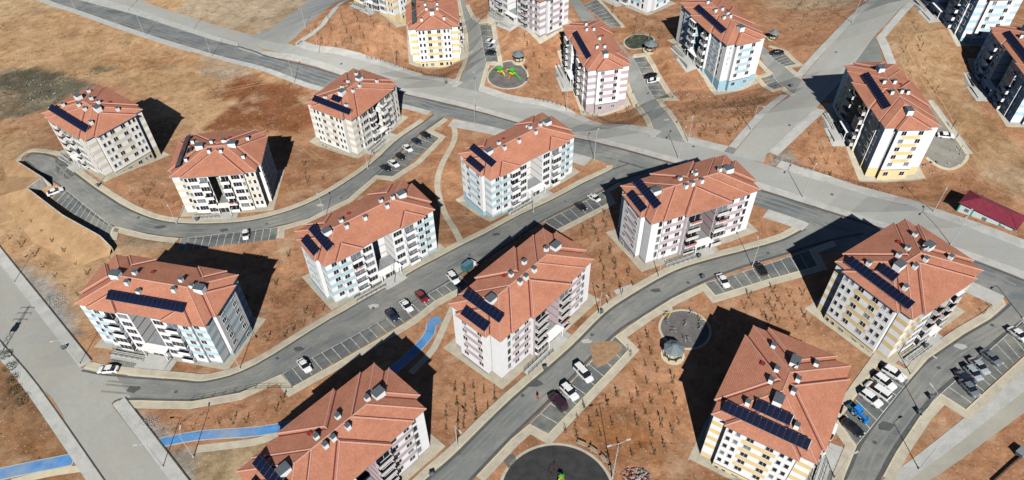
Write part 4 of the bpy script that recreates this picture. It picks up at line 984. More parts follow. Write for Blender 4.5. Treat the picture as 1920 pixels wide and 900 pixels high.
        c_ = [P3(u0, 0), P3(u1, 0), P3(u1, 1), P3(u0, 1)]
        nz = (Vector(c_[1])-Vector(c_[0])).cross(Vector(c_[3])-Vector(c_[0])).z
        o_ = (lambda l: l) if nz > 0 else (lambda l: l[::-1])
        pm.poly(o_([P3(u0, 0, .03), P3(u1, 0, .03), P3(u1, 1, .03), P3(u0, 1, .03)]), SOLFR)
        pm.poly(o_([P3(u0+.05, .03, .036), P3(u1-.05, .03, .036), P3(u1-.05, .97, .036), P3(u0+.05, .97, .036)]), SOLAR)
        pm.poly(o_([P3(u0, 0, -.02), P3(u1, 0, -.02), P3(u1, 1, -.02), P3(u0, 1, -.02)])[::-1], DARK)
        e4 = [(u0, 0), (u1, 0), (u1, 1), (u0, 1)]
        for a in range(4): pm.poly(o_([P3(*e4[a], -.02), P3(*e4[(a+1) % 4], -.02), P3(*e4[(a+1) % 4], .03), P3(*e4[a], .03)]), SOLFR)
        me = pm.mesh('panel')
        for k in range(npan): c = p+dd*(k*wd); obj('panel', me, sr, (c.x, c.y, lo))
    if n == 'N':
        # upright lettering on the blank gable wall
        lt = MB(); LM = mat('grey_lettering', (.30, .33, .36), .7)
        ST = {'T': [((-.4, .5), (.4, .5)), ((0, -.5), (0, .5))], 'O': [((-.35, -.5), (.35, -.5)), ((-.35, .5), (.35, .5)), ((-.35, -.5), (-.35, .5)), ((.35, -.5), (.35, .5))],
              'K': [((-.35, -.5), (-.35, .5)), ((-.35, 0), (.35, .5)), ((-.35, 0), (.35, -.5))], 'I': [((0, -.5), (0, .5)), ((0, .72), (0, .82))]}
        yc = -(q['c']-OV)-1.45
        for k, ch in enumerate('TOKI'):
            lt = MB(); zc = H-3.4-k*1.9
            for (p, r) in ST[ch]: lt.tube((A+.03, yc+p[0], zc+p[1]), (A+.03, yc+r[0], zc+r[1]), .08, .08, LM, 4)
            obj('letter', lt, root)
        lt = MB(); lt.tube((A+.01, yc, H-1.4), (A+.06, yc, H-1.4), .38, .38, LM, 10); obj('emblem', lt, root)
    return root
for n in BL: block(n)

# ------------------------------------------------------------------ vehicles
def paint(name, c, r=.32): 
    m_ = mat('paint_'+name, c, r, .02, .5, spec=.5); m_.node_tree.nodes['Principled BSDF'].inputs['Coat Weight'].default_value = .4; return m_
PC = {'white': paint('white', (.80, .80, .80)), 'black': paint('black', (.012, .012, .015)), 'grey': paint('grey', (.16, .19, .22)), 'silver': paint('silver', (.38, .42, .46)),
      'red': paint('red', (.22, .02, .025)), 'plum': paint('plum', (.045, .018, .032)), 'navy': paint('navy', (.02, .03, .06)), 'blue': paint('blue', (.02, .24, .72)), 'teal': paint('teal', (.05, .14, .15))}
LAMP = mat('lamp_glass', (.65, .65, .62), .15); TAIL = mat('tail_lamp', (.35, .02, .02), .25); CABG = mat('car_glass', (.012, .016, .02), .06, .1, 1, spec=.7)
SHAPES = {  # length, width, [(x, half width, bottom, top) of lower body], greenhouse (x0b, x0t, x1t, x1b, height)
 'sedan': (4.7, 1.86, [(-2.35, .66, .42, .72), (-2.2, .84, .28, .92), (-1.3, .93, .22, .98), (.9, .93, .22, .96), (1.9, .88, .24, .80), (2.28, .74, .34, .62)], (-1.85, -1.05, .35, 1.15, 1.44)),
 'suv': (4.7, 1.94, [(-2.35, .78, .45, .95), (-2.25, .92, .3, 1.1), (-1.3, .97, .26, 1.12), (.9, .97, .26, 1.1), (1.9, .92, .28, .98), (2.3, .80, .38, .8)], (-2.22, -1.95, .35, 1.05, 1.74)),
 'minivan': (5.2, 2.0, [(-2.6, .82, .4, 1.0), (-2.5, .97, .3, 1.15), (-1.3, 1.0, .26, 1.16), (1.1, 1.0, .26, 1.12), (2.2, .94, .28, 1.0), (2.6, .8, .4, .8)], (-2.52, -2.35, .75, 1.65, 1.95)),
 'hatchback': (4.1, 1.8, [(-2.05, .72, .42, .8), (-1.95, .87, .28, .95), (-1.1, .9, .22, .97), (.8, .9, .22, .95), (1.7, .85, .24, .8), (2.02, .7, .36, .64)], (-1.95, -1.55, .3, 1.05, 1.5))}
def vehicle_proto(kind, col):
    L, Wd, secs, gh = SHAPES[kind]; P = PC[col]
    root = bpy.data.objects.new('parked_car', None); COL.objects.link(root); root.empty_display_size = .1
    b = MB(); rings = []
    for (x, hw, zb, zt) in secs:
        rings.append([(x, -hw*.94, zb), (x, -hw, zb+.12), (x, -hw*.985, (zb+zt)/2+.05), (x, -hw*.90, zt-.04), (x, -hw*.72, zt), (x, hw*.72, zt), (x, hw*.90, zt-.04), (x, hw*.985, (zb+zt)/2+.05), (x, hw, zb+.12), (x, hw*.94, zb)])
    for i in range(len(rings)-1):
        A, B = rings[i], rings[i+1]
        for k in range(10): j = (k+1) % 10; b.poly([A[k], A[j], B[j], B[k]][::-1], P if k != 9 else DARK)
    b.poly(rings[0], P); b.poly(rings[-1][::-1], P)
    x0b, x0t, x1t, x1b, h = gh; zb = max(s[3] for s in secs)-.06; wb, wt = Wd/2*.88, Wd/2*.70
    R_ = lambda x, w, z: [(x, -w, z), (x, w, z)]
    # roof panel and pillars in body colour, glass between
    n = [(x0b, wb, zb), (x0t, wt, h-.03), (x0t+.12, wt, h), (x1t-.12, wt, h), (x1t, wt, h-.03), (x1b, wb, zb)]
    b.poly([(x0t, -wt, h-.03), (x1t, -wt, h-.03), (x1t, wt, h-.03), (x0t, wt, h-.03)], P)
    b.poly([(x0t+.1, -wt*.93, h+.02), (x1t-.1, -wt*.93, h+.02), (x1t-.1, wt*.93, h+.02), (x0t+.1, wt*.93, h+.02)], P)
    E0 = [(x0t, -wt, h-.03), (x1t, -wt, h-.03), (x1t, wt, h-.03), (x0t, wt, h-.03)]; E1 = [(x0t+.1, -wt*.93, h+.02), (x1t-.1, -wt*.93, h+.02), (x1t-.1, wt*.93, h+.02), (x0t+.1, wt*.93, h+.02)]
    for a in range(4): c = (a+1) % 4; b.poly([E0[a], E0[c], E1[c], E1[a]], P)
    obj('body', b, root)
    g = MB()
    g.poly([(x1b, -wb, zb), (x1b, wb, zb), (x1t, wt, h-.03), (x1t, -wt, h-.03)], CABG)
    ws = obj('windscreen', g, root); g = MB(); g.poly([(x0b, wb, zb), (x0b, -wb, zb), (x0t, -wt, h-.03), (x0t, wt, h-.03)], CABG); obj('rear_window', g, root)
    for s in (-1, 1):
        g = MB(); q = [(x0b, s*wb, zb), (x1b, s*wb, zb), (x1t, s*wt, h-.03), (x0t, s*wt, h-.03)]; g.poly(q if s < 0 else q[::-1], CABG)
        xm = (x0t+x1t)/2; g.box((xm, s*(wb+wt)/2*1.005, (zb+h)/2), (.05, .09, (h-zb)/2*.93), P); obj('side_window', g, root)
    for sx in (-1, 1):
        for s in (-1, 1):
            w = MB(); cx = sx*L*.295; w.tube((cx, s*(Wd/2-.24), .33), (cx, s*(Wd/2+.005), .33), .33, .33, TYRE, 12); w.tube((cx, s*(Wd/2), .33), (cx, s*(Wd/2+.015), .33), .2, .2, STEEL, 8); obj('wheel', w, root)
    for s in (-1, 1):
        w = MB(); w.box((secs[-1][0]-.12, s*.62, .66), (.12, .16, .07), LAMP); obj('headlight', w, root)
        w = MB(); w.box((secs[0][0]+.06, s*.66, .80), (.07, .13, .08), TAIL); obj('tail_light', w, root)
        w = MB(); w.box((x1b-.25, s*(Wd/2+.08), 1.0), (.07, .1, .06), P if col != 'white' else PC['white']); obj('wing_mirror', w, root)
    return root
VP = {}
def place(o, px=None, fx=None, w=None, ang=None, off=.09):
    """stand a thing on the sloping ground facing a sighted point"""
    p = at(*px) if px else Vector((w[0], w[1], tz(*w)))
    if fx: q = at(*fx); ang = math.atan2(q.y-p.y, q.x-p.x)
    e = 1.3; ax = Vector((math.cos(ang), math.sin(ang), 0)); ay = Vector((-ax.y, ax.x, 0))
    X_ = Vector((ax.x*2*e, ax.y*2*e, tz(p.x+ax.x*e, p.y+ax.y*e)-tz(p.x-ax.x*e, p.y-ax.y*e))).normalized()
    Y_ = Vector((ay.x*2*e, ay.y*2*e, tz(p.x+ay.x*e, p.y+ay.y*e)-tz(p.x-ay.x*e, p.y-ay.y*e))).normalized()
    Z_ = X_.cross(Y_).normalized(); Y_ = Z_.cross(X_)
    m_ = Matrix((X_, Y_, Z_)).transposed().to_4x4(); m_.translation = Vector((p.x, p.y, tz(p.x, p.y)+off)); o.matrix_world = m_; return o
def car(kind, col, px, fx, label, cat='car', group=None):
    k = (kind, col)
    if k not in VP: VP[k] = o = vehicle_proto(kind, col)
    else: o = copy_tree(VP[k])
    tag(o, label, cat, group or 'parked cars'); place(o, px, fx); return o
car('sedan', 'white', (105, 362), (120, 356), 'white car alone in the sunken bays under the left retaining wall')
car('hatchback', 'white', (462, 444), (462, 460), 'white car nose out in the bays below the bend of the curved street')
car('sedan', 'black', (724, 318), (740, 327), 'black car lowest in the row of bays beside the footpath', group=None)
car('sedan', 'white', (739, 310), (752, 318), 'white car second from the lower end of the footpath bays')
car('hatchback', 'black', (752, 297), (766, 307), 'black hatchback directly below the white car with open view of its roof')
car('sedan', 'white', (765, 281), (778, 291), 'white car in the upper half of the footpath bays')
car('sedan', 'navy', (782, 268), (796, 277), 'dark navy car second from the top end of the footpath bays')
car('sedan', 'black', (799, 256), (813, 264), 'black car at the top end of the footpath bays')
car('sedan', 'white', (572, 689), (583, 702), 'white car near the lower end of the long central bays')
car('sedan', 'navy', (736, 595), (748, 607), 'dark car lowest of the three parked together on the central street')
car('sedan', 'white', (763, 577), (775, 590), 'white car between the dark and the red one on the central street')
car('sedan', 'red', (792, 560), (804, 572), 'dark red car in the central street bays')
car('suv', 'white', (851, 526), (863, 540), 'white car at the shadow edge of the central mauve block')
car('sedan', 'white', (1114, 374), (1102, 367), 'white car at the upper end of the bays by the mauve block')
car('sedan', 'black', (1090, 391), (1102, 401), 'black car beside the white one in the bays by the mauve block')
car('minivan', 'white', (1094, 704), (1110, 721), 'large white minivan in the middle street bays')
car('suv', 'white', (1068, 739), (1084, 755), 'white car between the minivan and the dark plum car')
car('minivan', 'plum', (1046, 757), (1030, 740), 'dark plum van parked in the middle street bays')
car('sedan', 'white', (1355, 530), (1364, 543), 'white car alone in the bays north of the playground')
car('sedan', 'black', (1425, 507), (1416, 495), 'black car further right in the bays north of the playground')
car('suv', 'white', (1675, 704), (1690, 713), 'white car at the top of the bays below the yellow corner block')
car('suv', 'white', (1658, 720), (1673, 731), 'second white car from the top in the bays with the blue tractor')
car('minivan', 'white', (1645, 736), (1629, 725), 'white van facing the kerb, third in the bays with the tractor')
car('suv', 'white', (1632, 751), (1648, 763), 'white car nearest the blue tractor')
car('sedan', 'black', (1598, 805), (1614, 818), 'black car at the lower end beside the blue tractor')
car('sedan', 'grey', (1857, 674), (1872, 686), 'grey blue car standing apart in the east street bays')
car('sedan', 'silver', (1834, 690), (1848, 703), 'silver blue car second from the top of the close group of four')
car('hatchback', 'silver', (1823, 703), (1836, 716), 'silver hatchback in the middle of the close group of four')
car('sedan', 'navy', (1808, 714), (1822, 727), 'navy car in the close group on the east street')
car('sedan', 'grey', (1816, 731), (1828, 744), 'grey car nearest the kerb corner in the east street bays')
car('sedan', 'white', (1908, 631), (1924, 643), 'white car cut off by the right edge in the east street bays')
car('sedan', 'white', (205, 696), (185, 697), 'white car at the kerb where the central street meets the west road')
car('sedan', 'white', (921, 80), (936, 80), 'white car nearer the top in the north street bays')
car('sedan', 'silver', (922, 90), (937, 90), 'silver car in the middle of the north street bays')
car('sedan', 'black', (922, 101), (937, 101), 'black car lowest in the north street bays')
car('sedan', 'black', (1221, 144), (1234, 141), 'black car in the bays right of the mauve block across the avenue')
car('sedan', 'white', (1226, 153), (1239, 150), 'white car in the bays right of the mauve block across the avenue')
car('sedan', 'black', (1457, 101), (1471, 99), 'black car in the small bays beside the blue lettered block')
car('sedan', 'white', (1772, 257), (1790, 258), 'white car in the dusty court beside the yellow block on the right')
# blue tractor
tr = bpy.data.objects.new('farm_tractor', None); COL.objects.link(tr); tr.empty_display_size = .1
b = MB(); b.box((1.0, 0, 1.05), (.85, .36, .33), PC['blue']); b.box((1.0, 0, 1.42), (.8, .28, .05), PC['blue']); obj('bonnet', b, tr)
b = MB(); b.box((-.55, 0, 1.0), (.7, .5, .35), PC['blue']); b.box((-.55, 0, 2.45), (.8, .75, .06), PC['blue']); 
for sx in (-1.25, .15):
    for s in (-1, 1): b.tube((sx, s*.65, 1.1), (sx, s*.68, 2.42), .05, .05, DARK)
obj('cab', b, tr)
for s in (-1, 1):
    b = MB(); b.box((-.9, s*.95, 1.42), (.62, .24, .06), PC['blue']); b.box((-.3, s*.95, 1.2), (.06, .24, .26), PC['blue']); obj('mudguard', b, tr)
    b = MB(); b.tube((-.9, s*.72, .78), (-.9, s*1.15, .78), .78, .78, TYRE, 16); b.tube((-.9, s*1.14, .78), (-.9, s*1.17, .78), .4, .4, PC['white'], 12); obj('rear_wheel', b, tr)
    b = MB(); b.tube((1.35, s*.62, .45), (1.35, s*.9, .45), .45, .45, TYRE, 14); b.tube((1.35, s*.89, .45), (1.35, s*.92, .45), .22, .22, PC['white'], 10); obj('front_wheel', b, tr)
b = MB(); b.tube((.9, .2, 1.4), (.9, .2, 2.2), .05, .05, DARK); obj('exhaust', b, tr)
b = MB(); b.box((-.6, 0, 1.45), (.25, .28, .1), DARK); b.box((-.82, 0, 1.7), (.06, .28, .3), DARK); obj('seat', b, tr)
b = MB(); b.box((-2.5, 0, .75), (.8, .8, .3), PC['teal']); b.tube((-1.9, 0, .6), (-1.1, 0, .6), .08, .08, DARK); b.box((-2.5, 0, 1.1), (.6, .6, .1), PC['teal']); obj('rear_implement', b, tr)
b = MB(); b.box((2.3, 0, .6), (.25, .8, .28), PC['blue']); b.tube((1.7, .35, .8), (2.2, .35, .6), .06, .06, DARK); b.tube((1.7, -.35, .8), (2.2, -.35, .6), .06, .06, DARK); obj('front_bucket', b, tr)
tr.scale = (.85, .85, .85); tag(tr, 'bright blue tractor parked between the white and the black car', 'tractor'); place(tr, (1610, 780), (1624, 793)); tr.scale = (.85, .85, .85)
# lorry in the shade
lo_ = bpy.data.objects.new('box_lorry', None); COL.objects.link(lo_); lo_.empty_display_size = .1
b = MB(); b.box((-1.0, 0, 1.95), (2.3, 1.15, 1.25), PC['teal']); b.box((-1.0, 0, 3.23), (2.2, 1.05, .04), mat('lorry_roof', (.10, .22, .30), .3, .1)); obj('cargo_box', b, lo_)
b = MB(); b.box((2.2, 0, 1.35), (.8, 1.05, .85), PC['white']); b.box((2.15, 0, 2.25), (.6, .95, .1), PC['white']); obj('cab', b, lo_)
b = MB(); b.poly([(3.01, -.95, 1.3), (3.01, .95, 1.3), (2.8, .9, 2.2), (2.8, -.9, 2.2)], CABG); obj('windscreen', b, lo_)
b = MB(); b.box((0, 0, .6), (3, .5, .15), DARK); obj('chassis', b, lo_)
for sx in (-2.1, 2.1):
    for s in (-1, 1): b = MB(); b.tube((sx, s*.8, .48), (sx, s*1.12, .48), .48, .48, TYRE, 12); obj('wheel', b, lo_)
tag(lo_, 'blue green box lorry standing half in the shadow on the central street', 'lorry'); place(lo_, (880, 505), (893, 495)); lo_.scale = (.62, .75, .75)

# ------------------------------------------------------------------ street lamps
def lamp_proto(h, arms, name, STEEL=mat('pale_pole', (.50, .52, .53), .5, .05)):
    root = bpy.data.objects.new(name, None); COL.objects.link(root); root.empty_display_size = .1
    b = MB(); b.tube((0, 0, -.3), (0, 0, h), .10, .055, STEEL, 7); obj('pole', b, root)
    b = MB(); b.tube((0, 0, -.2), (0, 0, .35), .19, .17, STEEL, 8); obj('base', b, root)
    for s in arms:
        b = MB(); b.tube((0, 0, h-.1), (s*1.5, 0, h+.25), .045, .035, STEEL, 5); a = obj('arm', b, root)
        b = MB(); b.box((s*1.85, 0, h+.28), (.42, .15, .06), STEEL); b.box((s*1.85, 0, h+.215), (.3, .11, .012), LAMP); obj('lamp_head', b, a)
    return root
LPX = {}
def lamp(px, py, fx, label, h=9, arms=(1,)):
    k = (h, arms)
    if k not in LPX: LPX[k] = o = lamp_proto(h, arms, 'street_lamp')
    else: o = copy_tree(LPX[k])
    p = at(px, py); q = at(*fx); o.location = (p.x, p.y, p.z+.1); o.rotation_euler = (0, 0, math.atan2(q.y-p.y, q.x-p.x))
    tag(o, label, 'street lamp', 'grey steel street lamps')
for a in [
 (144, 23, (160, 0), 'tall lamp on the avenue pavement nearest the top left corner', 10), (272, 68, (290, 45), 'tall lamp on the avenue pavement above the dark rubble patch', 10),
 (397, 107, (415, 80), 'tall lamp on the avenue pavement opposite the median gap', 10), (552, 157, (565, 125), 'tall lamp on the avenue edge left of the beige block', 10),
 (892, 244, (893, 215), 'tall lamp on the avenue pavement left of the pale blue block', 10), (1114, 300, (1125, 280), 'tall lamp by the mouth of the central street', 10),
 (362, 57, (350, 75), 'tall lamp on the far side of the avenue at upper left', 10), (240, 20, (230, 30), 'lamp on the far avenue edge nearest the top left corner', 10),
 (573, 53, (560, 75), 'lamp at the kerb of the side road in the upper left', 9), (742, 128, (735, 150), 'tall lamp on the far pavement below the yellow block', 10),
 (598, 101, (590, 118), 'tall lamp on the far pavement right of the side road', 10), (893, 178, (885, 195), 'tall lamp at the mouth of the north street', 10), (1062, 210, (1055, 230), 'tall lamp below the mauve block across the avenue', 10),
 (1290, 266, (1285, 285), 'tall lamp on the corner left of the pale north east road', 10), (1598, 43, (1625, 50), 'lamp on the north east road pavement', 9),
 (1408, 245, (1425, 250), 'lamp low on the north east road pavement', 9),
 (1505, 371, (1520, 350), 'tall median lamp above the large shadow on the avenue', 10, (1, -1)), (1272, 298, (1285, 275), 'tall median lamp just above the mauve block', 10, (1, -1)),
 (1782, 459, (1795, 440), 'tall median lamp behind the yellow corner block', 10, (1, -1)), (1750, 398, (1740, 418), 'lamp on the avenue pavement left of the red roofed hut', 9),
 (150, 683, (130, 690), 'lamp on the corner pavement by the pale blue block', 9), (27, 530, (10, 540), 'lamp on the west road pavement near the left edge', 9),
 (306, 876, (285, 880), 'lamp on the west road pavement at the lower left', 9), (363, 857, (366, 835), 'lamp beside the blue cycle path at the lower left', 8),
 (450, 692, (458, 705), 'lamp on the pavement below the pale blue left block', 8), (858, 838, (868, 850), 'lamp on the kerb beside the middle street', 8),
 (1235, 520, (1240, 535), 'lamp on the pavement below the mauve block by the crossroads', 8), (1123, 590, (1135, 600), 'lamp on the pavement right of the central mauve block', 8),
 (1565, 897, (1585, 885), 'lamp at the bottom beside the east street', 8), (1707, 703, (1720, 712), 'lamp at the top of the tractor bays', 8),
 (1728, 780, (1712, 765), 'lamp on the inner kerb of the east street', 8), (1723, 880, (1740, 868), 'lamp beside the service path at the lower right', 8),
 (1917, 597, (1905, 610), 'lamp at the east street mouth near the right edge', 8), (184, 352, (176, 362), 'lamp on the pavement of the curved street at the left', 8),
 (690, 316, (697, 325), 'lamp on the kerb halfway along the curved street', 8), (331, 419, (335, 430), 'lamp on the kerb left of the beige bend block', 8),
 (610, 412, (604, 402), 'lamp on the lower kerb of the curved street', 8), (1000, 398, (1006, 408), 'lamp on the pavement below the blue footpath block', 8),
 (740, 532, (748, 542), 'lamp on the pavement below the middle blue block', 8), (1148, 897, (1130, 902), 'tall floodlight mast beside the large lower playground', 13, (1, -1)),
 (1410, 500, (1404, 488), 'lamp behind the bays north of the playground', 8)]:
    lamp(*a)

# ------------------------------------------------------------------ saplings
def sapling_mesh(seed, h, col):
    r = random.Random(seed); b = MB(); b.tube((0, 0, -.1), (r.uniform(-.08, .08), r.uniform(-.08, .08), h*.8), .04, .02, BARK, 5, False)
    k0 = mat('turned_soil', (.20, .105, .06), 1, .15, 3)
    for i in range(8): a0, a1 = math.pi*i/4, math.pi*(i+1)/4; b.poly([(.5*math.cos(a0), .5*math.sin(a0), -.03), (.5*math.cos(a1), .5*math.sin(a1), -.03), (0, 0, .14)], k0)
    n = int(20*h/1.8)
    for i in range(n):
        t = r.random(); z = h*(.3+.7*t); rad = (.27*(1-t)**.7+.06)*h/2.0; a = r.uniform(0, 6.28); d = rad*r.uniform(.2, 1)
        c = Vector((math.cos(a)*d, math.sin(a)*d, z)); u = Vector((r.uniform(-1, 1), r.uniform(-1, 1), r.uniform(-.3, 1))).normalized(); v = u.orthogonal().normalized(); s = r.uniform(.08, .14)
        b.poly([c-u*s*1.4, c+v*s*.7, c+u*s*1.4, c-v*s*.7], col)
    return b.mesh('sapling')
SAPM = [sapling_mesh(i, h, c) for i, (h, c) in enumerate([(2.0, LEAF), (1.6, LEAF), (2.4, LEAF), (1.3, LEAF2), (1.9, LEAF2), (2.2, LEAF)])]
FOOT = []
for n, (x, y, z, th, t, c) in BL.items(): FOOT.append((x, y, math.radians(th), TY[t]['A']+3, TY[t]['B']+3))
def free(x, y):
    for (cx, cy, th, A, B) in FOOT:
        dx, dy = x-cx, y-cy; u, v = math.cos(th)*dx+math.sin(th)*dy, -math.sin(th)*dx+math.cos(th)*dy
        if abs(u) < A and abs(v) < B: return False
    return True
def inside(P, x, y):
    c = False
    for i in range(len(P)):
        a, b = P[i], P[(i+1) % len(P)]
        if (a[1] > y) != (b[1] > y) and x < (b[0]-a[0])*(y-a[1])/(b[1]-a[1])+a[0]: c = not c
    return c
ZONES = [
 ([(1190, 645), (1222, 612), (1236, 665), (1262, 700), (1330, 850), (1250, 880), (1080, 850), (1052, 812), (1165, 690)], 38, 'thin sapling in the garden left of the lower yellow block'),
 ([(862, 712), (960, 728), (930, 765), (850, 842), (815, 838), (822, 760)], 24, 'thin sapling in the plot below the central mauve block'),
 ([(1085, 430), (1140, 395), (1160, 480), (1200, 505), (1240, 505), (1140, 575), (1118, 575), (1120, 500)], 26, 'thin sapling in the plot between the two mauve blocks'),
 ([(500, 640), (575, 585), (640, 575), (600, 600), (520, 645)], 12, 'thin sapling on the verge above the central street'),
 ([(575, 62), (690, 20), (755, 40), (765, 115), (690, 105), (600, 85)], 20, 'thin sapling in the plot beside the upper yellow block'),
 ([(1238, 190), (1262, 180), (1340, 185), (1440, 172), (1455, 185), (1372, 272), (1292, 255)], 42, 'thin sapling on the slope below the blue lettered block'),
 ([(1475, 0), (1610, 0), (1525, 100), (1440, 40)], 18, 'thin sapling in the top plot left of the pale road'),
 ([(1500, 265), (1540, 225), (1590, 320), (1560, 335), (1500, 305)], 9, 'thin sapling on the verge left of the right hand yellow block'),
 ([(1665, 95), (1705, 30), (1740, 60), (1785, 200), (1850, 320), (1790, 300), (1770, 200)], 16, 'thin sapling on the tan strip beside shaded blue blocks'),
 ([(10, 350), (40, 345), (170, 455), (235, 480), (150, 560), (120, 570), (20, 480)], 17, 'dry sapling on the bank above the retaining wall'),
 ([(215, 345), (310, 350), (320, 395), (250, 385)], 5, 'green sapling between the two left beige blocks'),
 ([(545, 300), (590, 300), (610, 335), (550, 375)], 5, 'thin sapling between the bend block and the upper beige block'),
 ([(1350, 570), (1480, 540), (1520, 560), (1530, 610), (1480, 625)], 22, 'thin sapling in the plot left of the yellow corner block'),
 ([(385, 795), (500, 770), (540, 745), (555, 760), (500, 795)], 7, 'thin sapling above the blue cycle path'),
 ([(1120, 15), (1160, 15), (1255, 60), (1250, 110), (1175, 60)], 16, 'thin sapling around the small green playground'),
 ([(1135, 200), (1185, 170), (1215, 225)], 7, 'thin sapling in the corner plot across the avenue'),
 ([(900, 10), (945, 20), (1040, 90), (1010, 180), (990, 100)], 9, 'thin sapling on the slope around the colourful playground'),
 ([(1440, 210), (1500, 175), (1450, 165)], 0, ''),
 ([(250, 590), (500, 470), (550, 440), (560, 560), (480, 650), (430, 680)], 12, 'thin sapling right of the left pale blue block'),
 ([(1810, 600), (1865, 560), (1870, 575), (1810, 615)], 4, 'dry sapling on the verge right of the corner block'),
 ([(1640, 890), (1720, 800), (1780, 770), (1800, 785), (1690, 890)], 0, '')]
rs = random.Random(21); ns = 0; SAPL = []
for poly, cnt, lab in ZONES:
    if not cnt: continue
    P = [p[:2] for p in pxs(poly)]; xs = [p[0] for p in P]; ys = [p[1] for p in P]; done = []; tr_ = 0
    e_ = max(((Vector(P[k])-Vector(P[k-1])) for k in range(len(P))), key=lambda v: v.length).normalized(); f_ = Vector((-e_.y, e_.x)); cc_ = sum((Vector(p) for p in P), Vector((0, 0)))/len(P)
    ar_ = abs(sum(P[k-1][0]*P[k][1]-P[k][0]*P[k-1][1] for k in range(len(P))))/2; sp = max(2.9, math.sqrt(ar_/cnt)*.9); cand = []
    for a_ in range(-40, 41):
        for b_ in range(-40, 41):
            q_ = cc_+e_*(a_*sp+rs.uniform(-.5, .5))+f_*(b_*sp+rs.uniform(-.5, .5))
            if inside(P, q_.x, q_.y) and free(q_.x, q_.y): cand.append((q_.x, q_.y))
    rs.shuffle(cand)
    for x, y in cand[:cnt]:
        done.append((x, y)); o = obj('sapling', rs.choice(SAPM[:3]+[SAPM[5]]) if 'dry' not in lab and rs.random() < .75 else rs.choice(SAPM[3:5]), None, (x, y, tz(x, y)), rs.uniform(0, 6.28))
        s = rs.uniform(.8, 1.25); o.scale = (s, s, s*rs.uniform(.9, 1.15)); SAPL.append((o, lab, x, y, min(xs), max(xs), min(ys), max(ys))); ns += 1
from collections import Counter
def slab(o, lab, x, y, a, b, c, d):
    dry = o.data in SAPM[3:5]; big = o.scale.z*{0: 2, 1: 1.6, 2: 2.4, 3: 1.3, 4: 1.9, 5: 2.2}[SAPM.index(o.data)]
    size = 'tall' if big > 2.25 else ('small' if big < 1.65 else 'medium'); u, v = (x-a)/(b-a), (y-c)/(d-c)
    hx = 'left' if u < .34 else ('right' if u > .66 else 'middle'); hy = 'near' if v < .34 else ('far' if v > .66 else 'centre')
    w_ = lab.split(); w_ = w_[2:] if w_[0] in ('thin', 'dry', 'green') else w_[1:]
    kind = 'sapling'
    return '%s %s %s, %s %s, %s' % (size, 'brownish' if dry else 'green', kind, hy, hx, ' '.join(w_))
for (o, lab, *r_) in SAPL:
    l_ = slab(o, lab, *r_); w_ = l_.split()
    tag(o, ' '.join(w_[:16]), 'sapling', 'saplings '+' '.join(lab.split()[2:]))

# ------------------------------------------------------------------ gazebos
def gazebo(px, py, r, label):
    root = bpy.data.objects.new('gazebo', None); COL.objects.link(root); p = at(px, py); root.location = p; root.rotation_euler = (0, 0, .2); root.empty_display_size = .1
    n = 8; rm_ = mat('grey_sheet_roof', (.16, .20, .215), .6, .1); P = lambda a, rr, z: (rr*math.cos(a), rr*math.sin(a), z)
    b = MB()
    for i in range(n):
        a, c = 2*math.pi*i/n, 2*math.pi*(i+1)/n
        b.poly([P(a, r, 2.6), P(c, r, 2.6), P(c, r*.28, 3.5), P(a, r*.28, 3.5)], rm_); b.poly([P(a, r, 2.48), P(c, r, 2.48), P(c, r, 2.6), P(a, r, 2.6)], PAVE2)
        b.poly([P(c, r, 2.48), P(a, r, 2.48), (0, 0, 2.9)], BARK)
    obj('canopy', b, root); b = MB()
    for i in range(n):
        a, c = 2*math.pi*i/n, 2*math.pi*(i+1)/n; b.poly([P(a, r*.34, 3.6), P(c, r*.34, 3.6), (0, 0, 3.95)], rm_); b.poly([P(a, r*.2, 3.4), P(c, r*.2, 3.4), P(c, r*.2, 3.7), P(a, r*.2, 3.7)], DARK)
    obj('cupola', b, root)
    for i in range(n): a = 2*math.pi*i/n; b = MB(); b.tube(P(a, r*.86, 0), P(a, r*.86, 2.5), .09, .09, BARK, 6); obj('post', b, root)
    b = MB(); k = len(b.v)
    b.poly([P(2*math.pi*i/16, r*1.12, .16) for i in range(16)], KERB)
    for i in range(16): a, c = 2*math.pi*i/16, 2*math.pi*(i+1)/16; b.poly([P(a, r*1.12, -.6), P(c, r*1.12, -.6), P(c, r*1.12, .16), P(a, r*1.12, .16)], KERB)
    obj('plinth', b, root)
    for i in range(n-1):
        a = 2*math.pi*(i+.5)/n; b = MB(); b.box((0, 0, .45), (.16, r*.28, .04), BARK); b.box((0, r*.24, .3), (.14, .03, .14), BARK); b.box((0, -r*.24, .3), (.14, .03, .14), BARK); obj('bench', b, root, P(a, r*.68, .02), a)
    tag(root, label, 'gazebo', 'octagonal garden gazebos')
gazebo(1261, 666, 2.35, 'large grey octagonal gazebo between the playground and the lower yellow block')
gazebo(972, 113, 2.3, 'grey gazebo above the colourful playground')
gazebo(1219, 94, 2.4, 'grey gazebo beside the small green playground')
gazebo(1449, 73, 1.8, 'small grey gazebo right of the blue lettered block')

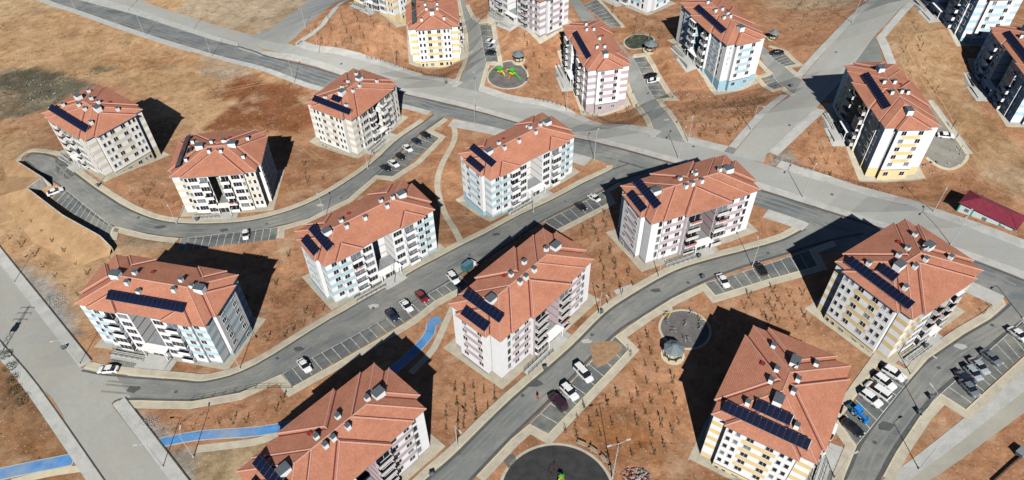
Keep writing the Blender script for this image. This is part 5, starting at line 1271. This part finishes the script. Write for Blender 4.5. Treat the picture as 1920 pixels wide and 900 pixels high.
# ------------------------------------------------------------------ play equipment
PG = paint('play_green', (.05, .36, .05)); PY = paint('play_yellow', (.60, .48, .05)); PO = paint('play_orange', (.75, .28, .02)); PR = paint('play_red', (.45, .03, .03)); PB = paint('play_blue', (.02, .15, .5))
def climber(px, py, ang, label, main=PG, alt=PY, s=1.0):
    root = bpy.data.objects.new('climbing_frame', None); COL.objects.link(root); root.empty_display_size = .1
    for i, (x, y) in enumerate(((-.8, -.8), (.8, -.8), (.8, .8), (-.8, .8))): b = MB(); b.tube((x, y, 0), (x, y, 2.9), .06, .06, main, 6); obj('post', b, root)
    b = MB(); b.box((0, 0, 1.3), (.85, .85, .06), alt); obj('deck', b, root)
    b = MB(); q = [(-1, -1, 2.8), (1, -1, 2.8), (1, 1, 2.8), (-1, 1, 2.8)]
    for i in range(4): b.poly([q[i], q[(i+1) % 4], (0, 0, 3.6)], main)
    b.poly(q[::-1], main); obj('roof', b, root)
    b = MB(); 
    for k in range(5):
        x0, x1 = .85+k*.55, .85+(k+1)*.55; z0, z1 = 1.35-k*.25, 1.35-(k+1)*.25
        b.poly([(x0, -.3, z0), (x1, -.3, z1), (x1, .3, z1), (x0, .3, z0)], main)
        for s_ in (-1, 1): b.poly([(x0, s_*.3, z0), (x1, s_*.3, z1), (x1, s_*.34, z1+.25), (x0, s_*.34, z0+.25)], main)
    obj('slide', b, root)
    b = MB()
    for k in range(8):
        a0, a1 = k/8*math.pi/2, (k+1)/8*math.pi/2; b.tube((-.8-1.7*math.sin(a0), .2, 1.5*math.cos(a0)+.35), (-.8-1.7*math.sin(a1), .2, 1.5*math.cos(a1)+.35), .36, .36, alt, 8, False)
    obj('tube_slide', b, root)
    b = MB(); 
    for k in range(5): b.box((0, -1.1-k*.2, 1.1-k*.24), (.35, .1, .03), PO)
    obj('stairs', b, root)
    tag(root, label, 'play equipment'); o = place(root, (px, py), None, None, ang, .07); root.scale = (s, s, s)
climber(938, 138, 2.4, 'green climbing frame on the left of the colourful round playground', s=.95)
climber(960, 142, -.6, 'yellow and green climbing frame on the right of the colourful round playground', s=1.05)
climber(1052, 899, 1.0, 'green climbing frame on the large dark playground at the bottom', s=.45)
def swing(px, py, ang, c, label):
    root = bpy.data.objects.new('swing_set', None); COL.objects.link(root); root.empty_display_size = .1
    b = MB()
    for x in (-1.6, 1.6):
        for s in (-1, 1): b.tube((x, s*.7, 0), (x, 0, 2.1), .05, .05, c, 5)
    b.tube((-1.7, 0, 2.1), (1.7, 0, 2.1), .05, .05, c, 5); obj('frame', b, root)
    for x in (-.7, .7):
        b = MB(); b.box((x, 0, .5), (.25, .13, .03), DARK)
        for s in (-1, 1): b.tube((x+s*.22, 0, .5), (x+s*.22, 0, 2.1), .012, .012, DARK, 3)
        obj('swing_seat', b, root)
    tag(root, label, 'swing'); place(root, (px, py), None, None, ang, .07); root.scale = (.6, .6, .6)
swing(925, 146, .5, PG, 'green swing set at the left rim of the colourful playground')
swing(1036, 886, .9, mat('rust_red', (.20, .04, .03), .6), 'small dark red swing set on the large dark playground at the bottom')
def exercise(px, py, ang, c, label, k):
    root = bpy.data.objects.new('exercise_machine', None); COL.objects.link(root); root.empty_display_size = .1
    b = MB(); b.tube((0, 0, 0), (0, 0, 1.5), .07, .07, STEEL, 6); obj('post', b, root)
    b = MB(); b.tube((-.5, 0, 1.35+.1*k), (.5, 0, 1.35), .05, .05, c, 6); b.box((-.45, 0, .5), (.22, .16, .04), c); b.box((.45, 0, .5), (.22, .16, .04), c); obj('grips', b, root)
    b = MB(); b.tube((-.45, 0, .5), (0, 0, .9), .035, .035, c, 5); b.tube((.45, 0, .5), (0, 0, .9), .035, .035, c, 5); obj('rockers', b, root)
    tag(root, label, 'exercise machine', 'outdoor exercise machines'); place(root, (px, py), None, None, ang, .07)
for i, (x, y, w_) in enumerate(((1250, 594, 'near the upper left rim'), (1254, 595, 'second at the upper left rim'), (1251, 606, 'on the left side'), (1263, 624, 'left of the middle'), (1296, 588, 'at the top rim'), (1312, 600, 'at the upper right rim'), (1315, 606, 'at the right rim edge'), (1313, 617, 'at the right by the shade'), (1283, 640, 'at the lower middle'), (1290, 641, 'at the lower right'), (1286, 611, 'in the centre'))):
    exercise(x, y, i, PY if i in (0, 1, 5) else STEEL, 'small outdoor exercise machine '+w_+' of the grey round court', i % 2)
for i, (x, y, w_) in enumerate(((1184, 73, 'left'), (1217, 75, 'right'))): exercise(x, y, i, PG, 'small exercise machine on the %s side of the small green playground' % w_, i)
def bench(px, py, fx, label, L=1.6):
    root = bpy.data.objects.new('bench', None); COL.objects.link(root); root.empty_display_size = .1
    for k in range(3): b = MB(); b.box((0, -.18+.18*k, .45), (L/2, .07, .025), BARK); obj('seat_slat', b, root)
    for k in range(2): b = MB(); b.box((0, .3, .62+.2*k), (L/2, .025, .07), BARK); obj('back_slat', b, root)
    for s in (-1, 1): b = MB(); b.box((s*L*.4, 0, .22), (.04, .24, .22), DARK); b.box((s*L*.4, .28, .5), (.04, .03, .4), DARK); obj('leg', b, root)
    tag(root, label, 'bench', 'benches round the playgrounds'); place(root, (px, py), fx, None, None, .06)
c0 = at(1044, 925)
for i, nm in enumerate(('nearest the top', 'second from the top', 'third from the top', 'lowest')):
    a = math.radians(62-i*13); root_p = (c0.x+11.6*math.cos(a), c0.y+11.6*math.sin(a))
    r_ = bpy.data.objects.new('bench', None); COL.objects.link(r_); r_.empty_display_size = .1
    for k in range(3): b = MB(); b.box((0, -.18+.18*k, .45), (1.0, .07, .025), mat('pale_wood', (.45, .38, .28), .8)); obj('seat_slat', b, r_)
    for k in range(2): b = MB(); b.box((0, .3, .62+.2*k), (1.0, .025, .07), MATS['pale_wood']); obj('back_slat', b, r_)
    for s in (-1, 1): b = MB(); b.box((s*.8, 0, .22), (.04, .24, .22), DARK); b.box((s*.8, .28, .5), (.04, .03, .4), DARK); obj('leg', b, r_)
    tag(r_, 'bench on the rim of the large dark playground, '+nm, 'bench', 'benches round the large playground'); place(r_, None, None, root_p, a-math.pi/2, .06)
bench(985, 128, (990, 135), 'bench on the upper right rim of the colourful playground'); bench(988, 150, (984, 158), 'bench on the lower right rim of the colourful playground')

# ------------------------------------------------------------------ hut, fences, bins, mast, rubble, person
hut = bpy.data.objects.new('site_hut', None); COL.objects.link(hut); hut.empty_display_size = .1
pa, pb = at(1793, 396), at(1899, 434); hl = (pb-pa).length; ha = math.atan2(pb.y-pa.y, pb.x-pa.x); hw_ = 5.8; hh = 3.0
hut.location = (pa.x, pa.y, min(pa.z, pb.z)); hut.rotation_euler = (0, 0, ha)
GRN = mat('green_trim', (.03, .42, .24), .5, .05); HW_ = mat('hut_panel', (.66, .72, .70), .5, .03); MR = mat('maroon_sheet', (.20, .03, .05), .5, .1, 1)
b = MB(); b.box((hl/2, hw_/2, hh/2-.6), (hl/2, hw_/2, hh/2+.6), HW_); obj('wall', b, hut)
for k in range(5):
    b = MB(); b.box((hl*k/4 if 0 < k < 4 else (.12 if k == 0 else hl-.12), -.02, hh/2-.1), (.16, .05, hh/2+.1), GRN)
    if k != 2: obj('green_pillar', b, hut)
for k in range(3): b = MB(); b.box((hl*(.15+.33*k), -.03, 1.5), (.5, .03, .45), GLASS2); obj('window', b, hut)
b = MB(); e = .5; P1 = [(-e, -e, hh), (hl+e, -e, hh), (hl+e, hw_+e, hh), (-e, hw_+e, hh)]; r1, r2 = (hw_/2, hw_/2, hh+1.5), (hl-hw_/2, hw_/2, hh+1.5)
b.poly([P1[0], P1[1], r2, r1], MR); b.poly([P1[1], P1[2], r2], MR); b.poly([P1[2], P1[3], r1, r2], MR); b.poly([P1[3], P1[0], r1], MR); b.poly(P1[::-1], HW_)
rf = obj('roof', b, hut)
for (p, r) in ((P1[0], r1), (P1[1], r2), (P1[2], r2), (P1[3], r1), (r1, r2)): b = MB(); b.tube((p[0], p[1], p[2]+.02), (r[0], r[1], r[2]+.02), .07, .07, MR, 5); obj('ridge_cap', b, rf)
tag(hut, 'low white hut with green pillars and a maroon hipped roof beside the avenue', 'hut')
def fence(pts, label, gap=1.6, hgt=1.3):
    root = bpy.data.objects.new('garden_fence', None); COL.objects.link(root); P = [at(*p) for p in pts]; root.location = P[0]; root.empty_display_size = .1
    post = MB(); post.box((0, 0, hgt/2), (.045, .045, hgt/2+.05), DARK); pm = post.mesh('post')
    for i in range(len(P)-1):
        L = (P[i+1].xy-P[i].xy).length; k = max(1, round(L/gap)); pr = None
        for j in range(k+1):
            q = P[i].lerp(P[i+1], j/k); z = tz(q.x, q.y)
            if j or i == 0: obj('post', pm, root, (q.x-P[0].x, q.y-P[0].y, z-P[0].z))
            if pr:
                r = MB()
                for zz in (.25, .7, 1.15): r.tube((pr.x-P[0].x, pr.y-P[0].y, pr.z-P[0].z+zz), (q.x-P[0].x, q.y-P[0].y, z-P[0].z+zz), .022, .022, DARK, 4, False)
                obj('rail', r, root)
            pr = Vector((q.x, q.y, z))
    tag(root, label, 'fence')
fence([(688, 110), (740, 125), (790, 137), (838, 150)], 'low dark fence along the pavement below the upper yellow block')
fence([(1003, 188), (1060, 202), (1120, 220), (1180, 236)], 'low dark fence along the pavement below the mauve block across the avenue')
fence([(1452, 298), (1510, 318), (1590, 340), (1668, 363)], 'low dark fence along the pavement below the right hand yellow block')
fence([(360, 752), (480, 729), (548, 728)], 'low dark fence along the lower pavement of the central street on the left', 2.4, 1.0)
def bins(px, py, label, c=None, n=2):
    c = c or SLATE; root = bpy.data.objects.new('waste_container', None); COL.objects.link(root); root.empty_display_size = .1
    b = MB()
    lo4 = [(-.5, -.38), (.5, -.38), (.5, .38), (-.5, .38)]; hi4 = [(-.65, -.5), (.65, -.5), (.65, .5), (-.65, .5)]
    for i in range(4): j = (i+1) % 4; b.poly([(*lo4[i], .2), (*lo4[j], .2), (*hi4[j], 1.15), (*hi4[i], 1.15)], c)
    b.poly([(*p, .2) for p in lo4][::-1], c); obj('body', b, root)
    b = MB()
    for i in range(6): a0, a1 = math.pi*i/6, math.pi*(i+1)/6; b.poly([(-.66, -.5*math.cos(a0), 1.15+.28*math.sin(a0)), (.66, -.5*math.cos(a0), 1.15+.28*math.sin(a0)), (.66, -.5*math.cos(a1), 1.15+.28*math.sin(a1)), (-.66, -.5*math.cos(a1), 1.15+.28*math.sin(a1))], c)
    obj('lid', b, root)
    for sx in (-1, 1): b = MB(); b.tube((sx*.4, -.3, .1), (sx*.4, .3, .1), .1, .1, TYRE, 6); obj('wheel_pair', b, root)
    tag(root, label, 'waste container', 'kerbside waste containers'); place(root, (px, py), (px+10, py-4), None, None, .17); root.scale = (.72, .72, .72)
for a in ((184, 350, 'dark container on the pavement below the far left beige block'), (370, 414, 'grey green container in front of the beige bend block'), (1317, 522, 'container at the left end of the bays north of the playground'),
          (1744, 747, 'dark container at the kerb corner of the east street'), (810, 893, 'dark container at the bottom beside the middle street'), (1734, 652, 'container at the ramp of the yellow corner block'), (122, 655, 'dark container at the west road kerb'),
          (1127, 588, 'dark container at the kerb right of the central mauve block'), (1484, 163, 'container beside the small bays by the pale road'), (837, 157, 'dark container at the end of the upper fence'), (1722, 775, 'container on the inner kerb beside the lamp'),
          (1310, 483, 'container beside the ramp of the mauve crossroads block'), (1022, 693, 'container beside the ramp of the central mauve block'), (134, 303, 'container on the ramp side of the far left beige block')):
    bins(*a)
# lattice mast by the west road
ms = bpy.data.objects.new('lattice_mast', None); COL.objects.link(ms); p = at(-6, 668); ms.location = p; ms.empty_display_size = .1
mh = 12.5
for (sx, sy) in ((-1, -1), (1, -1), (1, 1), (-1, 1)): b = MB(); b.tube((sx*.9, sy*.9, -.3), (sx*.18, sy*.18, mh), .07, .05, STEEL, 4); obj('leg', b, ms)
for k in range(10):
    z0, z1 = mh*k/10, mh*(k+1)/10; w0, w1 = .9-.72*k/10, .9-.72*(k+1)/10; b = MB()
    for (a, c) in (((-1, -1), (1, -1)), ((1, -1), (1, 1)), ((1, 1), (-1, 1)), ((-1, 1), (-1, -1))):
        b.tube((a[0]*w0, a[1]*w0, z0), (c[0]*w1, c[1]*w1, z1), .03, .03, STEEL, 3, False); b.tube((c[0]*w0, c[1]*w0, z0), (a[0]*w1, a[1]*w1, z1), .03, .03, STEEL, 3, False)
    obj('bracing', b, ms)
for z in (mh-3.4, mh-1.8, mh-.3): b = MB(); b.tube((-1.9, 0, z), (1.9, 0, z), .06, .06, STEEL, 4); [b.tube((s*1.8, 0, z), (s*1.8, 0, z-.5), .06, .06, FRAME, 5) for s in (-1, 0, 1)]; obj('cross_arm', b, ms)
b = MB(); b.box((0, .5, mh*.55), (.7, .45, .6), STEEL); b.box((0, .5, mh*.55-.7), (.9, .7, .06), DARK); obj('transformer', b, ms)
tag(ms, 'steel lattice power mast with a transformer at the left edge of the west road', 'power mast')
# rubble heaps and boulders
def rubble(px, py, n, spread, label, cols, s0=.25, s1=.7):
    rr = random.Random(px*7+py); b = MB(); c = at(px, py)
    for i in range(n):
        a, d = rr.uniform(0, 6.28), spread*math.sqrt(rr.random()); x, y = c.x+d*math.cos(a), c.y+d*math.sin(a)*.7; s = rr.uniform(s0, s1); z = tz(x, y)+max(0, (1-d/spread))*.7*s1
        M = rr.choice(cols); v = [Vector((rr.uniform(.6, 1)*sx, rr.uniform(.6, 1)*sy, rr.uniform(.5, 1)*sz))*s/2 for sz in (-1, 1) for sx, sy in ((-1, -1), (1, -1), (1, 1), (-1, 1))]
        rt = Matrix.Rotation(rr.uniform(0, 6), 3, Vector((rr.random(), rr.random(), rr.random()+.1))); v = [rt@q+Vector((x, y, z+s*.2)) for q in v]
        for f in ((3, 2, 1, 0), (4, 5, 6, 7), (0, 1, 5, 4), (1, 2, 6, 5), (2, 3, 7, 6), (3, 0, 4, 7)): b.poly([v[k] for k in f], M)
    o = obj('rubble_heap', b); tag(o, label, 'rubble'); o['kind'] = 'stuff'; return o
PALE = mat('pale_block', (.45, .44, .42), .9, .15, 1)
rubble(1192, 894, 150, 2.8, 'heap of broken blocks and scrap beside the large lower playground', [ROCK, PALE, SLATE, BARK, PALE, mat('scrap_red', (.4, .05, .04), .8)], .12, .5)
rubble(60, 170, 90, 17, 'scattered stones in the dark rubble patch at the upper left', [ROCK, BARK, ROCK], .15, .5)
rubble(1760, 300, 26, 9, 'loose stones on the bare soil below the dusty parking court', [ROCK, PALE], .2, .6)
rubble(1300, 160, 30, 12, 'loose stones on the slope below the lettered blue block', [ROCK, PALE], .2, .5)
rubble(272, 795, 150, 3.2, 'gravel and stones in the wedge beside the west road', [ROCK, ROCK, PALE], .08, .22)
rubble(100, 565, 200, 4.5, 'gravel and stones on the bank beside the west road', [ROCK, ROCK, PALE], .08, .22)
# thicket by the mast
th_ = MB(); rr = random.Random(5)
for (cx, cy, R_) in ((12, 668, 1.5), (20, 690, 1.6), (24, 712, 1.5), (28, 735, 1.6), (42, 752, 1.7)):
    c = at(cx, cy)
    for i in range(220):
        a, d = rr.uniform(0, 6.28), R_*math.sqrt(rr.random()); q = c+Vector((d*math.cos(a), d*math.sin(a), rr.uniform(.05, 1.5)*(1-.5*d/R_))); u = Vector((rr.uniform(-1, 1), rr.uniform(-1, 1), rr.uniform(-.4, 1))).normalized(); v = u.orthogonal().normalized(); s = rr.uniform(.07, .16)
        th_.poly([q-u*s, q+v*s*.7, q+u*s, q-v*s*.7], LEAF if rr.random() < .7 else BARK)
o = obj('scrub', th_); tag(o, 'dark scrub growing along the left pavement of the west road', 'scrub'); o['kind'] = 'stuff'
for i, (x, y, w_) in enumerate(((505, 27 if 0 else 610, 'right of the left pale blue block'), (170, 640, 'at the left foot of the left pale blue block'))): pass
# blank dark block with boundary wall in the lower right corner
cs = bpy.data.objects.new('transformer_cabinet', None); COL.objects.link(cs); cs.empty_display_size = .1
b = MB(); b.box((0, 0, .9), (1.5, 1.0, .95), SLATE); obj('cabinet', b, cs); b = MB(); b.box((0, 0, 1.92), (1.65, 1.15, .06), STEEL); obj('cabinet_roof', b, cs)
for s in (-1, 1): b = MB(); b.box((s*.7, -1.01, .9), (.62, .03, .8), STEEL); obj('door', b, cs)
tag(cs, 'dark metal cabinet at the lower right corner beside the dusty road', 'cabinet'); place(cs, (1914, 852), (1930, 838), None, None, 0); cs.scale = (.6, .6, .6)
bw = [at(*p) for p in ((1860, 905), (1896, 872), (1935, 838))]
wall('kerb_wall', bw, [.5, .5, .5], .25, BARK, 'low dark kerb wall crossing the lower right corner')
RWX = [at(*p) for p in ((1112, -4), (1138, 22), (1164, 52))]
wall('retaining_wall', RWX, [.9, .9, .9], .25, STONEW, 'low retaining wall behind the topmost parking bays')

def person(px, py, ang, top, trousers, label):
    root = bpy.data.objects.new('person', None); COL.objects.link(root); root.empty_display_size = .1
    def skin(name, V, E, R_, M):
        me = bpy.data.meshes.new(name); me.from_pydata(V, E, []); o = obj(name, me, root); sk = o.modifiers.new('skin', 'SKIN')
        for i, r in enumerate(R_): me.skin_vertices[0].data[i].radius = (r, r)
        me.skin_vertices[0].data[0].use_root = True; sb = o.modifiers.new('sub', 'SUBSURF'); sb.levels = 1; sb.render_levels = 1; me.materials.append(M); return o
    V = [(0, 0, .95), (0, 0, 1.2), (0, 0, 1.42), (0, 0, 1.52), (.02, 0, 1.68), (0, .1, .9), (.16, .11, .5), (-.02, .11, .07), (.14, .12, .04), (0, -.1, .9), (-.08, -.11, .48), (-.26, -.11, .1), (-.12, -.12, .04),
         (0, .19, 1.4), (.05, .25, 1.12), (.2, .25, .9), (0, -.19, 1.4), (-.08, -.25, 1.12), (.02, -.26, .88)]
    E = [(0, 1), (1, 2), (2, 3), (3, 4), (0, 5), (5, 6), (6, 7), (7, 8), (0, 9), (9, 10), (10, 11), (11, 12), (2, 13), (13, 14), (14, 15), (2, 16), (16, 17), (17, 18)]
    R_ = [.14, .14, .15, .055, .10, .10, .065, .045, .04, .10, .065, .045, .04, .06, .045, .035, .06, .045, .035]
    if not hasattr(bpy.types, 'SkinModifier'): return
    me = bpy.data.meshes.new('body'); me.from_pydata(V, E, []); o = obj('body', me, root); o.modifiers.new('skin', 'SKIN')
    if not me.skin_vertices:
        bm_ = bmesh.new(); bm_.from_mesh(me); bm_.verts.layers.skin.verify(); bm_.to_mesh(me); bm_.free()
    for i, r in enumerate(R_): me.skin_vertices[0].data[i].radius = (r, r)
    me.skin_vertices[0].data[0].use_root = True; o.modifiers.new('sub', 'SUBSURF').render_levels = 1; me.materials.append(top)
    b = MB(); b.tube((0, 0, .75), (0, 0, 1.0), .17, .16, trousers, 10); obj('trousers', b, root)
    b = MB(); b.tube((0, 0, 1.66), (-.02, 0, 1.79), .105, .06, mat('dark_hair', (.02, .015, .01), .7), 8); obj('hair', b, root)
    tag(root, label, 'person'); place(root, (px, py), None, None, ang, .06)
person(1009, 751, 2.2, mat('orange_cloth', (.45, .12, .05), .9), mat('dark_cloth', (.03, .03, .04), .9), 'person in an orange top walking on the middle street')
print('saplings', ns, 'objects', len(bpy.data.objects))

# weeds, clods and litter over the open ground, too many to count
def scatter(name, polys, n, label, cat, fn, seed):
    rr = random.Random(seed); b = MB(); PP = [[p[:2] for p in pxs(q)] for q in polys]; A_ = [abs(sum(P[k-1][0]*P[k][1]-P[k][0]*P[k-1][1] for k in range(len(P))))/2 for P in PP]
    for P, a in zip(PP, A_):
        xs = [p[0] for p in P]; ys = [p[1] for p in P]; k = int(n*a/sum(A_)); cx = cy = None
        for i in range(k):
            if cx is None or rr.random() < .25: cx, cy = rr.uniform(min(xs), max(xs)), rr.uniform(min(ys), max(ys))
            x, y = cx+rr.gauss(0, 2.5), cy+rr.gauss(0, 2.5)
            if inside(P, x, y) and free(x, y): fn(b, rr, x, y, tz(x, y))
    o = obj(name, b); tag(o, label, cat); o['kind'] = 'stuff'
WEED = mat('weed', (.11, .12, .05), .9, .3, 3)
def tuft(b, rr, x, y, z):
    for _ in range(4):
        s = rr.uniform(.10, .24); a = rr.uniform(0, 6.28); dx, dy = math.cos(a)*s, math.sin(a)*s; qx, qy = x+rr.gauss(0, .2), y+rr.gauss(0, .2)
        b.poly([(qx-dx*.4, qy-dy*.4, z-.02), (qx+dx*.4, qy+dy*.4, z-.02), (qx+dx, qy+dy, z+s*.8), (qx-dx*.3, qy-dy*.3, z+s)], WEED)
def clod(b, rr, x, y, z):
    s = rr.uniform(.06, .2); M_ = SOIL2 if rr.random() < .65 else (ROCK if rr.random() < .7 else PALE); v = [(x+rr.uniform(.6, 1)*s*sx, y+rr.uniform(.6, 1)*s*sy, z-.02) for sx, sy in ((-1, -1), (1, -1), (1, 1), (-1, 1))]; t_ = (x, y, z+s*1.1)
    for k in range(4): b.poly([v[k], v[(k+1) % 4], t_], M_)
OPEN = [z_[0] for z_ in ZONES]+[[(250, 160), (420, 140), (560, 190), (580, 280), (330, 300)], [(0, 30), (70, 20), (360, 110), (400, 150), (260, 200), (60, 220), (0, 260)], [(20, 260), (70, 220), (60, 300), (10, 420)], [(400, 560), (540, 480), (570, 560), (480, 640)],
        [(230, 770), (480, 745), (540, 745), (500, 800), (300, 820)], [(300, 380), (320, 350), (350, 400)], [(0, 700), (160, 870), (0, 870)], [(880, 20), (1040, 80), (1040, 190), (900, 160)], [(1640, 350), (1800, 320), (1920, 350), (1900, 450), (1700, 390)], [(1180, 0), (1270, 60), (1240, 120)]]
scatter('weed_cover', OPEN, 3000, 'low sparse weeds scattered over the bare soil plots', 'weeds', tuft, 3)
scatter('clod_cover', OPEN, 5000, 'small clods and stones scattered over the bare soil plots', 'stones', clod, 8)
